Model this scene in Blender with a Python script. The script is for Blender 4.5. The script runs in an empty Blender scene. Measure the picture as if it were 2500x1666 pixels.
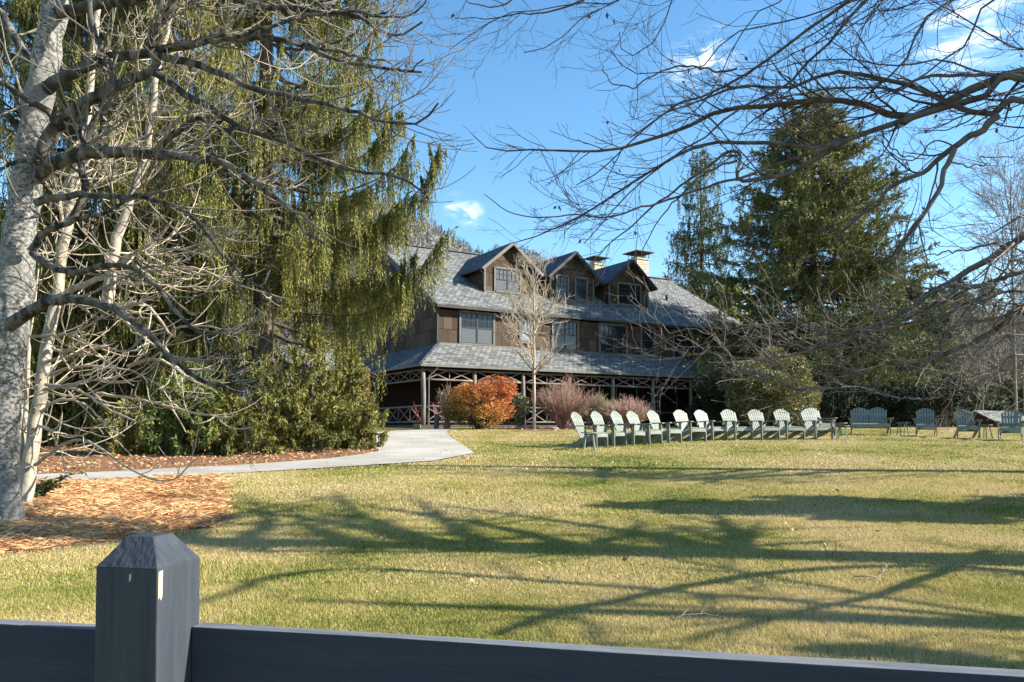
import bpy, math
import numpy as np
from mathutils import Vector, Matrix
R = math.radians
PI = math.pi

# ------------------------------------------------------------------ camera, sky, sun, exposure
scn = bpy.context.scene
COL = scn.collection
EYE = 1.6; FPX = 1900.0; PITCH = R(2.0); HOR = 1045.0
CY = HOR - FPX * math.tan(PITCH)                 # row of the optical axis
cd = bpy.data.cameras.new("camera"); cam = bpy.data.objects.new("camera", cd); COL.objects.link(cam)
cam.location = (0, 0, EYE); cam.rotation_euler = (PI / 2 + PITCH, 0, 0)
cd.sensor_width = 36; cd.lens = 36 * FPX / 2500; cd.shift_y = (CY - 833) / 2500
cd.clip_start = 0.05; cd.clip_end = 6000
scn.camera = cam

SUN_EL = R(30); SUN_AZ = R(-6)                    # azimuth from +X towards +Y
sun_dir = Vector((math.cos(SUN_EL) * math.cos(SUN_AZ), math.cos(SUN_EL) * math.sin(SUN_AZ), math.sin(SUN_EL)))
ld = bpy.data.lights.new("sun", 'SUN'); ld.energy = 5.0; ld.angle = R(0.5); ld.color = (1.0, 0.94, 0.82)
sun = bpy.data.objects.new("sun", ld); COL.objects.link(sun)
sun.rotation_euler = (-sun_dir).to_track_quat('-Z', 'Y').to_euler()

def ray(px, py):
    x = (px - 1250) / FPX; yc = (CY - py) / FPX
    return np.array([x, math.cos(PITCH) - yc * math.sin(PITCH), math.sin(PITCH) + yc * math.cos(PITCH)])

world = bpy.data.worlds.new("World"); scn.world = world; world.use_nodes = True
nt = world.node_tree; N = nt.nodes; L = nt.links
bg = N['Background']; bg.inputs['Strength'].default_value = 0.098
sky = N.new('ShaderNodeTexSky'); sky.sky_type = 'NISHITA'; sky.sun_disc = False
sky.sun_elevation = SUN_EL; sky.sun_rotation = PI / 2 - SUN_AZ
sky.air_density = 1.0; sky.dust_density = 0.2; sky.ozone_density = 1.7; sky.altitude = 700
hs = N.new('ShaderNodeHueSaturation'); hs.inputs['Saturation'].default_value = 1.2; hs.inputs['Hue'].default_value = 0.492; hs.inputs['Value'].default_value = 1.06
L.new(sky.outputs[0], hs.inputs['Color'])
geo = N.new('ShaderNodeTexCoord')
mp = N.new('ShaderNodeMapping'); mp.inputs['Scale'].default_value = (16, 16, 46); mp.inputs['Rotation'].default_value = (0.1, 0.3, 0)
L.new(geo.outputs['Generated'], mp.inputs[0])
ns = N.new('ShaderNodeTexNoise'); ns.inputs['Scale'].default_value = 1.3; ns.inputs['Detail'].default_value = 8; ns.inputs['Roughness'].default_value = 0.6
ns.inputs['Distortion'].default_value = 0.8
L.new(mp.outputs[0], ns.inputs['Vector'])
acc = None
for (px, py, rad, amp) in [(1115, 508, 0.026, .8), (1150, 522, 0.024, .9), (1690, 150, 0.045, .9), (1750, 135, 0.045, .8), (2400, 20, 0.075, 1.0), (2330, 110, 0.055, .8), (2480, 90, .05, .5)]:
    d = ray(px, py); d = d / np.linalg.norm(d)
    vm = N.new('ShaderNodeVectorMath'); vm.operation = 'DISTANCE'; L.new(geo.outputs['Generated'], vm.inputs[0]); vm.inputs[1].default_value = tuple(d)
    mr = N.new('ShaderNodeMapRange'); mr.interpolation_type = 'SMOOTHERSTEP'
    mr.inputs['From Min'].default_value = rad; mr.inputs['From Max'].default_value = 0
    mr.inputs['To Min'].default_value = 0; mr.inputs['To Max'].default_value = amp
    L.new(vm.outputs['Value'], mr.inputs['Value'])
    if acc is None: acc = mr.outputs[0]
    else:
        ad = N.new('ShaderNodeMath'); ad.operation = 'ADD'; L.new(acc, ad.inputs[0]); L.new(mr.outputs[0], ad.inputs[1]); acc = ad.outputs[0]
cr = N.new('ShaderNodeMapRange'); cr.interpolation_type = 'SMOOTHSTEP'
cr.inputs['From Min'].default_value = 0.40; cr.inputs['From Max'].default_value = 0.78
L.new(ns.outputs['Fac'], cr.inputs['Value'])
mu = N.new('ShaderNodeMath'); mu.operation = 'MULTIPLY'; mu.use_clamp = True; L.new(acc, mu.inputs[0]); L.new(cr.outputs[0], mu.inputs[1])
mxc = N.new('ShaderNodeMix'); mxc.data_type = 'RGBA'; L.new(mu.outputs[0], mxc.inputs['Factor']); L.new(hs.outputs[0], mxc.inputs['A'])
mxc.inputs['B'].default_value = (6.6, 6.9, 7.3, 1)
L.new(mxc.outputs['Result'], bg.inputs['Color'])

scn.view_settings.view_transform = 'Standard'; scn.view_settings.look = 'None'
scn.view_settings.exposure = 1.48; scn.view_settings.gamma = 1
scn.cycles.max_bounces = 6; scn.cycles.transparent_max_bounces = 8
scn.cycles.use_adaptive_sampling = True; scn.cycles.adaptive_threshold = 0.02

# ------------------------------------------------------------------ helpers
SLOPE = 0.0447
def gz(x, y):
    """height of the lawn: one even rise that levels off by the house"""
    y = np.asarray(y, float)
    t = np.clip((y - 31) / 10.0, 0, 1)
    lin = SLOPE * np.minimum(y, 31)
    return lin + SLOPE * 10 * (t - t * t / 2) * (y > 31)
HZ = float(gz(0, 60))                              # ground level at the house

def P(px, py, depth):
    d = ray(px, py); return d * (depth / d[1]) + np.array([0, 0, EYE])
def PG(px, py):
    """point of the rising lawn seen at a pixel"""
    d = ray(px, py); t = (EYE) / (SLOPE * d[1] - d[2])
    q = d * t + np.array([0, 0, EYE])
    if q[1] > 31:
        ts = np.linspace(20, 90, 3000); k = EYE + d[2] / d[1] * ts - gz(0, ts)
        i = int(np.argmax(k < 0)) if (k < 0).any() else 2999
        q = d * (ts[i] / d[1]) + np.array([0, 0, EYE])
    return q
def G(px, depth):
    x = (px - 1250) / FPX * depth; return Vector((x, depth, float(gz(x, depth))))

def lin(c):
    return (*c, 1.0)

def material(name, c1, c2=None, c3=None, scale=4.0, detail=6, rough=0.85, bump=0.0, bscale=40.0, island=0.0, spec=0.25,
             trans=0.0, stretch=(1, 1, 1), lo=0.35, hi=0.65, sheen=None, metal=0.0, big=None):
    """noise-mixed procedural colour, optional per-leaf variation, bump and translucency"""
    m = bpy.data.materials.new(name); m.use_nodes = True
    nt = m.node_tree; N = nt.nodes; L = nt.links
    b = N['Principled BSDF']; b.inputs['Roughness'].default_value = rough; b.inputs['Specular IOR Level'].default_value = spec
    b.inputs['Metallic'].default_value = metal
    tc = N.new('ShaderNodeTexCoord'); mp = N.new('ShaderNodeMapping'); mp.inputs['Scale'].default_value = stretch
    L.new(tc.outputs['Object'], mp.inputs[0])
    col = None
    if c2 is None: c2 = tuple(v * 0.8 for v in c1)
    n = N.new('ShaderNodeTexNoise'); n.inputs['Scale'].default_value = scale; n.inputs['Detail'].default_value = detail
    n.inputs['Roughness'].default_value = 0.6
    L.new(mp.outputs[0], n.inputs['Vector'])
    cr = N.new('ShaderNodeValToRGB'); L.new(n.outputs['Fac'], cr.inputs[0])
    e = cr.color_ramp.elements; e[0].position = lo; e[1].position = hi; e[0].color = lin(c1); e[1].color = lin(c2)
    if c3 is not None:
        k = e.new((lo + hi) / 2); k.color = lin(c3)
    col = cr.outputs[0]
    if big is not None:                                       # (colour, scale, lo, hi): large patches
        nb = N.new('ShaderNodeTexNoise'); nb.inputs['Scale'].default_value = big[1]; nb.inputs['Detail'].default_value = 3
        L.new(tc.outputs['Object'], nb.inputs['Vector'])
        mr = N.new('ShaderNodeMapRange'); mr.inputs['From Min'].default_value = big[2]; mr.inputs['From Max'].default_value = big[3]
        L.new(nb.outputs['Fac'], mr.inputs['Value'])
        mx = N.new('ShaderNodeMix'); mx.data_type = 'RGBA'; L.new(mr.outputs[0], mx.inputs['Factor']); L.new(col, mx.inputs['A'])
        mx.inputs['B'].default_value = lin(big[0]); col = mx.outputs['Result']
    if island > 0:
        g = N.new('ShaderNodeNewGeometry'); mr = N.new('ShaderNodeMapRange')
        mr.inputs['To Min'].default_value = 1 - island; mr.inputs['To Max'].default_value = 1 + island
        L.new(g.outputs['Random Per Island'], mr.inputs['Value'])
        vm = N.new('ShaderNodeVectorMath'); vm.operation = 'SCALE'; L.new(col, vm.inputs[0]); L.new(mr.outputs[0], vm.inputs['Scale'])
        col = vm.outputs[0]
    L.new(col, b.inputs['Base Color'])
    if bump > 0:
        n2 = N.new('ShaderNodeTexNoise'); n2.inputs['Scale'].default_value = bscale; n2.inputs['Detail'].default_value = 5
        L.new(mp.outputs[0], n2.inputs['Vector'])
        bp = N.new('ShaderNodeBump'); bp.inputs['Strength'].default_value = bump; bp.inputs['Distance'].default_value = 0.02
        L.new(n2.outputs['Fac'], bp.inputs['Height']); L.new(bp.outputs[0], b.inputs['Normal'])
    if trans > 0:
        t = N.new('ShaderNodeBsdfTranslucent'); L.new(col, t.inputs['Color'])
        ms = N.new('ShaderNodeMixShader'); ms.inputs[0].default_value = trans
        L.new(b.outputs[0], ms.inputs[1]); L.new(t.outputs[0], ms.inputs[2]); L.new(ms.outputs[0], N['Material Output'].inputs['Surface'])
    return m

def tiles(name, c1, c2, mortar, bw, bh, ms=0.012, rough=0.8, bump=0.5, offset=0.5, streak=None, squash=1.0):
    """courses of slates, shakes or stones laid out in the surface's own metres (UV)"""
    m = bpy.data.materials.new(name); m.use_nodes = True
    nt = m.node_tree; N = nt.nodes; L = nt.links
    b = N['Principled BSDF']; b.inputs['Roughness'].default_value = rough; b.inputs['Specular IOR Level'].default_value = 0.3
    uv = N.new('ShaderNodeUVMap')
    nz = N.new('ShaderNodeTexNoise'); nz.inputs['Scale'].default_value = 1.7; nz.inputs['Detail'].default_value = 3
    L.new(uv.outputs[0], nz.inputs['Vector'])
    vs = N.new('ShaderNodeVectorMath'); vs.operation = 'MULTIPLY_ADD'
    L.new(nz.outputs['Color'], vs.inputs[0]); vs.inputs[1].default_value = (0.05, 0.035, 0); L.new(uv.outputs[0], vs.inputs[2])
    br = N.new('ShaderNodeTexBrick'); br.offset = offset; br.squash = squash
    L.new(vs.outputs[0], br.inputs['Vector'])
    br.inputs['Scale'].default_value = 1; br.inputs['Brick Width'].default_value = bw; br.inputs['Row Height'].default_value = bh
    br.inputs['Mortar Size'].default_value = ms; br.inputs['Mortar Smooth'].default_value = 0.3
    br.inputs['Color1'].default_value = lin(c1); br.inputs['Color2'].default_value = lin(c2); br.inputs['Mortar'].default_value = lin(mortar)
    n = N.new('ShaderNodeTexNoise'); n.inputs['Scale'].default_value = 6; n.inputs['Detail'].default_value = 8
    mp = N.new('ShaderNodeMapping'); mp.inputs['Scale'].default_value = streak or (1, 1, 1); L.new(uv.outputs[0], mp.inputs[0]); L.new(mp.outputs[0], n.inputs['Vector'])
    mr = N.new('ShaderNodeMapRange'); mr.inputs['From Min'].default_value = 0.3; mr.inputs['From Max'].default_value = 0.7
    mr.inputs['To Min'].default_value = 0.72; mr.inputs['To Max'].default_value = 1.25; L.new(n.outputs['Fac'], mr.inputs['Value'])
    sc = N.new('ShaderNodeVectorMath'); sc.operation = 'SCALE'; L.new(br.outputs['Color'], sc.inputs[0]); L.new(mr.outputs[0], sc.inputs['Scale'])
    L.new(sc.outputs[0], b.inputs['Base Color'])
    sb = N.new('ShaderNodeMath'); sb.operation = 'SUBTRACT'; L.new(n.outputs['Fac'], sb.inputs[0]); L.new(br.outputs['Fac'], sb.inputs[1])
    bp = N.new('ShaderNodeBump'); bp.inputs['Strength'].default_value = bump; bp.inputs['Distance'].default_value = 0.03
    L.new(sb.outputs[0], bp.inputs['Height']); L.new(bp.outputs[0], b.inputs['Normal'])
    return m

def mesh_from(name, V, F):
    """V (n,3); F list of int arrays (m,k)"""
    me = bpy.data.meshes.new(name)
    V = np.ascontiguousarray(V, dtype=np.float32)
    me.vertices.add(len(V)); me.vertices.foreach_set('co', V.ravel())
    if not isinstance(F, (list, tuple)): F = [F]
    F = [np.asarray(f, dtype=np.int32) for f in F if len(f)]
    nl = sum(f.size for f in F); npoly = sum(len(f) for f in F)
    me.loops.add(nl); me.loops.foreach_set('vertex_index', np.concatenate([f.ravel() for f in F]))
    me.polygons.add(npoly)
    tot = np.concatenate([np.full(len(f), f.shape[1], np.int32) for f in F])
    st = np.concatenate([[0], np.cumsum(tot)[:-1]]).astype(np.int32)
    me.polygons.foreach_set('loop_start', st)
    me.update(calc_edges=True)
    return me

def smooth(me):
    me.polygons.foreach_set('use_smooth', np.ones(len(me.polygons), bool)); return me

def link(name, me, mats, parent=None, loc=None):
    o = bpy.data.objects.new(name, me); COL.objects.link(o)
    if mats is not None:
        for m in (mats if isinstance(mats, (list, tuple)) else [mats]): me.materials.append(m)
    if parent: o.parent = parent
    if loc is not None: o.location = loc
    return o
def tag(o, label=None, cat=None, group=None, kind=None):
    if label: o['label'] = label
    if cat: o['category'] = cat
    if group: o['group'] = group
    if kind: o['kind'] = kind
    return o
def thing(name, label, cat, loc=(0, 0, 0), rz=0, group=None):
    o = bpy.data.objects.new(name, None); COL.objects.link(o); o.location = loc; o.rotation_euler = (0, 0, rz)
    o.empty_display_size = 0.3
    return tag(o, label, cat, group)
def copy_tree(o, parent=None):
    c = o.copy(); COL.objects.link(c); c.parent = parent
    for ch in [k for k in bpy.data.objects if k.parent == o]: copy_tree(ch, c)
    return c

class MB:
    """collects plain faces, one mesh when built; UVs are each face's own metres"""
    def __init__(s): s.v = []; s.f = []; s.mi = []; s.cur = 0
    def add(s, vs, fs):
        o = len(s.v); s.v += [tuple(map(float, v)) for v in vs]
        for f in fs: s.f.append([o + i for i in f]); s.mi.append(s.cur)
    def box(s, x0, x1, y0, y1, z0, z1):
        s.add([(x0,y0,z0),(x1,y0,z0),(x1,y1,z0),(x0,y1,z0),(x0,y0,z1),(x1,y0,z1),(x1,y1,z1),(x0,y1,z1)],
              [(0,3,2,1),(4,5,6,7),(0,1,5,4),(1,2,6,5),(2,3,7,6),(3,0,4,7)])
    def slab(s, pts, ext):
        """polygon extruded by the vector ext"""
        n = len(pts); e = Vector(ext); p = [Vector(q) for q in pts]; q = [a + e for a in p]
        fs = [tuple(range(n))[::-1], tuple(range(n, 2 * n))] + [(i, (i + 1) % n, n + (i + 1) % n, n + i) for i in range(n)]
        nrm = (p[1] - p[0]).cross(p[2] - p[1])
        if nrm.dot(e) < 0: fs = [f[::-1] for f in fs]
        s.add(p + q, fs)
    def bar(s, a, b, w, t, up=(0, 0, 1)):
        """board from a to b, w wide sideways, t thick"""
        a = Vector(a); b = Vector(b); d = (b - a).normalized(); u = Vector(up)
        x = d.cross(u)
        if x.length < 1e-4: x = d.cross(Vector((1, 0, 0)))
        x.normalize(); z = x.cross(d).normalized()
        r = [a - x*w/2 - z*t/2, a + x*w/2 - z*t/2, a + x*w/2 + z*t/2, a - x*w/2 + z*t/2]
        s.slab(r, b - a)
    def log(s, a, b, r, k=8, r2=None, rng=None):
        a = Vector(a); b = Vector(b); r2 = r if r2 is None else r2
        d = (b - a).normalized(); x = d.cross(Vector((0.3, 0.2, 1))).normalized(); y = d.cross(x)
        n = 5 if rng is not None else 2; rings = []
        for i in range(n):
            t = i / (n - 1); c = a.lerp(b, t); rr = r + (r2 - r) * t
            if rng is not None: rr *= 1 + rng.uniform(-.1, .1); c = c + x * rng.uniform(-.15, .15) * r + y * rng.uniform(-.15, .15) * r
            rings += [c + (x * math.cos(2*PI*j/k) + y * math.sin(2*PI*j/k)) * rr for j in range(k)]
        fs = [tuple(range(k)), tuple(range((n-1)*k, n*k))[::-1]]
        for i in range(n - 1):
            fs += [(i*k + j, (i+1)*k + j, (i+1)*k + (j+1) % k, i*k + (j+1) % k) for j in range(k)]
        s.add(rings, fs)
    def build(s, name, mats, parent=None, loc=None, smooth_=False):
        me = bpy.data.meshes.new(name); me.from_pydata(s.v, [], s.f); me.update()
        me.polygons.foreach_set('material_index', s.mi)
        if smooth_: me.polygons.foreach_set('use_smooth', [True] * len(s.f))
        uv = me.uv_layers.new(name='UVMap')
        for p in me.polygons:
            n = p.normal
            if abs(n.z) > 0.995: u = Vector((1, 0, 0)); v = Vector((0, 1, 0))
            else: u = Vector((0, 0, 1)).cross(n).normalized(); v = n.cross(u)
            for li in p.loop_indices:
                c = me.vertices[me.loops[li].vertex_index].co
                uv.data[li].uv = (c.dot(u), c.dot(v))
        return link(name, me, mats, parent, loc)

def unit(a): return a / np.maximum(np.linalg.norm(a, axis=-1, keepdims=True), 1e-9)

def tubes(Pn, Rn, k=5, off=0):
    """Pn (B,n,3), Rn (B,n) -> V, F"""
    B, n, _ = Pn.shape
    T = unit(np.gradient(Pn, axis=1))
    m = unit(T.mean(axis=1) + 1e-6)
    ref = np.where(np.abs(m[:, 2:3]) < 0.8, np.array([[0, 0, 1.0]]), np.array([[1.0, 0, 0]]))
    X = unit(np.cross(T, ref[:, None, :])); Y = np.cross(T, X)
    a = np.arange(k) * 2 * PI / k
    V = Pn[:, :, None, :] + Rn[:, :, None, None] * (X[:, :, None, :] * np.cos(a)[None, None, :, None] + Y[:, :, None, :] * np.sin(a)[None, None, :, None])
    idx = np.arange(B * n * k).reshape(B, n, k)
    A = idx[:, :-1, :]; C = idx[:, 1:, :]
    F = np.stack([A, np.roll(A, -1, 2), np.roll(C, -1, 2), C], -1).reshape(-1, 4)
    return V.reshape(-1, 3), F + off

def join(parts):
    Vs = []; Fs = {}; o = 0
    for V, F in parts:
        Vs.append(V); Fs.setdefault(F.shape[1], []).append(F + o); o += len(V)
    return np.concatenate(Vs), [np.concatenate(f) for f in Fs.values()]

def resample(pts, n, wob=0.0, rng=None):
    p = np.asarray(pts, float)
    q = np.vstack([2 * p[0] - p[1], p, 2 * p[-1] - p[-2]])
    out = []
    for i in range(1, len(q) - 2):
        t = np.linspace(0, 1, 14, endpoint=False)[:, None]
        a, b, c, d = q[i-1], q[i], q[i+1], q[i+2]
        out.append(0.5 * (2*b + (c - a)*t + (2*a - 5*b + 4*c - d)*t*t + (3*b - a - 3*c + d)*t**3))
    out = np.vstack(out + [p[-1:]])
    s = np.concatenate([[0], np.cumsum(np.linalg.norm(np.diff(out[:, :3], axis=0), axis=1))])
    si = np.linspace(0, s[-1], n)
    r = np.stack([np.interp(si, s, out[:, j]) for j in range(out.shape[1])], 1)
    if wob > 0:
        w = rng.normal(0, wob, (n, 3)); w[0] = 0; r[:, :3] += w
    return r

def kids(Pp, Rp, n_kids, rng, s=(0.12, 1.0), ang=(30, 60), length=(0.5, 1.0), fall=0.5, n=6, rr=0.6, tip=0.002,
         trop=(0, 0, 0.0), jit=0.12, flat=0.0, hold=None, rmax=1.0, bias=None):
    """side shoots from parent curves, all at once"""
    B, m, _ = Pp.shape
    ln = np.linalg.norm(np.diff(Pp, axis=1), axis=2).sum(1)
    idx = rng.choice(B, n_kids, p=ln / ln.sum()); sp = rng.uniform(s[0], s[1], n_kids)
    f = sp * (m - 1); i0 = np.minimum(f.astype(int), m - 2); w = (f - i0)[:, None]
    p0 = Pp[idx, i0] * (1 - w) + Pp[idx, i0 + 1] * w
    T = unit(Pp[idx, i0 + 1] - Pp[idx, i0]); r0 = Rp[idx, i0] * (1 - w[:, 0]) + Rp[idx, i0 + 1] * w[:, 0]
    q = rng.normal(0, 1, (n_kids, 3)); q[:, 2] *= (1 - flat)
    if bias is not None: q += np.asarray(bias)
    q = unit(q - (q * T).sum(1, keepdims=True) * T)
    a = np.radians(rng.uniform(ang[0], ang[1], n_kids))[:, None]
    d = np.cos(a) * T + np.sin(a) * q
    le = rng.uniform(length[0], length[1], n_kids) * (1 - fall * sp)
    out = np.zeros((n_kids, n, 3)); out[:, 0] = p0; tr = np.asarray(trop)[None]
    for j in range(1, n):
        out[:, j] = out[:, j-1] + d * (le / (n - 1))[:, None]
        d = unit(d + rng.normal(0, jit, (n_kids, 3)) + tr * (j / n))
    rs = np.minimum(np.minimum(r0 * rr, rmax), le * 0.03 + tip)
    t = np.linspace(0, 1, n)[None]
    Rn = rs[:, None] * (1 - t) + np.minimum(tip, rs)[:, None] * t
    return out, Rn

def leaves(c, d, Lg, W, rng, curl=0.0):
    """diamond leaves: base c, direction d (n,3), length, width"""
    n = len(c); d = unit(d); q = rng.normal(0, 1, (n, 3)); s = unit(np.cross(d, q))
    Lg = np.broadcast_to(Lg, (n,))[:, None]; W = np.broadcast_to(W, (n,))[:, None]
    mid = c + d * Lg * 0.45
    V = np.stack([c, mid + s * W / 2, c + d * Lg, mid - s * W / 2], 1).reshape(-1, 3)
    return V, np.arange(4 * n).reshape(n, 4)

def inside(poly, x, y):
    poly = np.asarray(poly); r = np.zeros(len(x), bool); j = len(poly) - 1
    for i in range(len(poly)):
        xi, yi = poly[i]; xj, yj = poly[j]
        c = ((yi > y) != (yj > y)) & (x < (xj - xi) * (y - yi) / (yj - yi + 1e-12) + xi)
        r ^= c; j = i
    return r

# ------------------------------------------------------------------ setting: ground, path, mulch, hills
def poly_g(pxs): return [tuple(PG(*p)[:2]) for p in pxs]
PATH_PX = [(1158, 1108), (1060, 1127), (900, 1138), (700, 1150), (500, 1162), (200, 1173), (0, 1180), (-300, 1188), (-300, 1174), (0, 1164), (200, 1157), (400, 1147), (600, 1137), (800, 1122),
           (870, 1113), (925, 1104), (915, 1085), (903, 1062), (897, 1044.5), (1142, 1041.5), (1112, 1046), (1089, 1056), (1100, 1069), (1130, 1088)]
path_poly = poly_g(PATH_PX)
NEAR_PX = [(540, 1166), (545, 1185), (533, 1205), (540, 1240), (546, 1266), (520, 1288), (440, 1296), (380, 1312), (280, 1322), (180, 1330), (90, 1348), (0, 1350), (-260, 1350), (-260, 1190), (0, 1182), (200, 1175)]
near_poly = poly_g(NEAR_PX)
FAR_PX = [(930, 1104), (870, 1112), (800, 1121), (600, 1136), (400, 1146), (200, 1156), (0, 1163), (-300, 1173), (-900, 1150), (-900, 1050), (895, 1044), (905, 1062), (918, 1085)]
far_poly = poly_g(FAR_PX)
shrub_poly = poly_g([(1240, 1052), (1330, 1054), (1420, 1050), (1560, 1048), (1560, 1040), (1180, 1041), (1180, 1047)])

gm = MB()
xs = np.concatenate([[-1500, -600, -200, -90], np.linspace(-45, 45, 46), [90, 200, 600, 1500]])
ys = np.concatenate([[-60, -20], np.linspace(-6, 42, 49), [50, 70, 100, 200, 500, 1500, 3000]])
X, Y = np.meshgrid(xs, ys); Z = gz(X, Y)
nx = len(xs); ny = len(ys); ii = np.arange(nx * ny).reshape(ny, nx)
F = np.stack([ii[:-1, :-1], ii[:-1, 1:], ii[1:, 1:], ii[1:, :-1]], -1).reshape(-1, 4)
m_soil = material('lawn_turf', (0.19, 0.165, 0.045), (0.10, 0.105, 0.028), scale=14, detail=8, rough=0.95, bump=0.6, bscale=60, big=((0.21, 0.155, 0.07), 0.35, 0.45, 0.62))
tag(link('lawn', smooth(mesh_from('lawn', np.stack([X, Y, Z], -1).reshape(-1, 3), F)), m_soil), 'rising winter lawn of green and straw coloured grass', 'lawn', kind='structure')

def sheet(name, poly, lift, mat, label, cat):
    me = bpy.data.meshes.new(name)
    import bmesh
    bm = bmesh.new(); vs = [bm.verts.new((x, y, 0)) for x, y in poly]; f = bm.faces.new(vs)
    bmesh.ops.triangulate(bm, faces=[f])
    bmesh.ops.subdivide_edges(bm, edges=bm.edges[:], cuts=5, use_grid_fill=True)
    bmesh.ops.triangulate(bm, faces=bm.faces[:])
    for v in bm.verts: v.co.z = float(gz(v.co.x, v.co.y)) + lift
    bmesh.ops.recalc_face_normals(bm, faces=bm.faces[:])
    if sum(f.normal.z for f in bm.faces) < 0: bmesh.ops.reverse_faces(bm, faces=bm.faces[:])
    bm.to_mesh(me); bm.free()
    return tag(link(name, me, mat), label, cat, kind='structure')
m_path = material('path_concrete', (0.37, 0.345, 0.30), (0.27, 0.25, 0.22), scale=1.1, detail=10, stretch=(.5, 2.5, 1), rough=0.9, bump=0.25, bscale=70, big=((0.42, 0.40, 0.365), 0.6, 0.45, 0.7))
sheet('path', path_poly, 0.024, m_path, 'pale grey path that widens towards the lodge porch', 'path')
m_mulch = material('leaf_litter_ground', (0.26, 0.13, 0.06), (0.13, 0.07, 0.035), scale=18, rough=0.95, bump=0.8, bscale=50)
sheet('mulch_bed', near_poly, 0.012, m_mulch, 'pine straw bed around the pale trunks', 'mulch bed')
sheet('leaf_litter', far_poly, 0.012, m_mulch, 'leaf litter under the spruces beyond the path', 'leaf litter')
sheet('shrub_bed', shrub_poly, 0.012, m_mulch, 'mulched bed under the shrubs by the porch', 'mulch bed')

# grass: blades over the lawn in view
rng = np.random.default_rng(3)
def scatter(y0, y1, dens, rng, xlim=0.70):
    A = xlim * (y1**2 - y0**2); n = int(A * dens)
    y = np.sqrt(rng.uniform(y0**2, y1**2, n)); x = rng.uniform(-xlim, xlim, n) * y
    return x, y
def grass(y0, y1, dens, h, w, rng, extra=0.6):
    x, y = scatter(y0, y1, dens, rng)
    jx = x + rng.normal(0, .035, len(x)); jy = y + rng.normal(0, .035, len(x))     # blades creep over the edges
    keep = ~(inside(path_poly, jx, jy) | inside(far_poly, x, y) | inside(shrub_poly, x, y))
    sx_ = x + rng.normal(0, .16, len(x)); sy_ = y + rng.normal(0, .16, len(x)); keep &= ~inside(near_poly, sx_, sy_)
    x = x[keep]; y = y[keep]; n = len(x); z = gz(x, y)
    # lawn is patchy: longer where green
    hh = h * rng.uniform(0.5, 1.25, n) * (0.85 + 0.25 * np.sin(x * 1.7 + 2 * np.sin(y * .9)) * np.sin(y * 1.3 + x * .4))
    a = rng.uniform(0, 2 * PI, n); lean = rng.uniform(0.1, 0.9, n) * hh; b = rng.uniform(0, 2 * PI, n)
    ww = w * rng.uniform(0.6, 1.3, n)
    p = np.stack([x, y, z], 1); s = np.stack([np.cos(a), np.sin(a), 0 * a], 1) * ww[:, None] / 2
    tip = p + np.stack([np.cos(b) * lean, np.sin(b) * lean, hh], 1)
    V = np.stack([p - s, p + s, tip], 1).reshape(-1, 3)
    return V, np.arange(3 * n).reshape(n, 3)
def grass_mat(name):
    m = bpy.data.materials.new(name); m.use_nodes = True
    nt = m.node_tree; N = nt.nodes; L = nt.links; b = N['Principled BSDF']
    b.inputs['Roughness'].default_value = 0.7; b.inputs['Specular IOR Level'].default_value = 0.15
    tc = N.new('ShaderNodeTexCoord')
    n1 = N.new('ShaderNodeTexNoise'); n1.inputs['Scale'].default_value = 0.30; n1.inputs['Detail'].default_value = 5; n1.inputs['Roughness'].default_value = 0.65
    mpp = N.new('ShaderNodeMapping'); mpp.inputs['Location'].default_value = (3.1, 7.7, 0)
    L.new(tc.outputs['Object'], mpp.inputs[0]); L.new(mpp.outputs[0], n1.inputs['Vector'])
    g = N.new('ShaderNodeNewGeometry')
    ad = N.new('ShaderNodeMath'); ad.operation = 'MULTIPLY_ADD'; L.new(g.outputs['Random Per Island'], ad.inputs[0]); ad.inputs[1].default_value = 0.46
    amp = N.new('ShaderNodeMath'); amp.operation = 'MULTIPLY_ADD'; L.new(n1.outputs['Fac'], amp.inputs[0]); amp.inputs[1].default_value = 1.9; amp.inputs[2].default_value = -0.42
    L.new(amp.outputs[0], ad.inputs[2])
    cr = N.new('ShaderNodeValToRGB'); L.new(ad.outputs[0], cr.inputs[0]); e = cr.color_ramp.elements
    e[0].position = 0.40; e[0].color = (0.07, 0.13, 0.022, 1); e[1].position = 0.92; e[1].color = (0.58, 0.46, 0.25, 1)
    k = e.new(0.52); k.color = (0.22, 0.255, 0.045, 1); k = e.new(0.70); k.color = (0.42, 0.355, 0.10, 1)
    L.new(cr.outputs[0], b.inputs['Base Color'])
    t = N.new('ShaderNodeBsdfTranslucent'); L.new(cr.outputs[0], t.inputs['Color'])
    ms = N.new('ShaderNodeMixShader'); ms.inputs[0].default_value = 0.3
    L.new(b.outputs[0], ms.inputs[1]); L.new(t.outputs[0], ms.inputs[2]); L.new(ms.outputs[0], N['Material Output'].inputs['Surface'])
    return m
m_grass = grass_mat('grass_blades')
V, F = join([grass(3.4, 6.5, 16000, 0.030, 0.0048, rng), grass(6.5, 10, 6500, 0.031, 0.0075, rng), grass(10, 16, 2300, 0.034, 0.012, rng), grass(16, 42, 460, 0.036, 0.026, rng)])
tag(link('grass', mesh_from('grass', V, F), m_grass), 'short winter grass, straw and green, covering the lawn', 'grass', kind='stuff')

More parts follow.
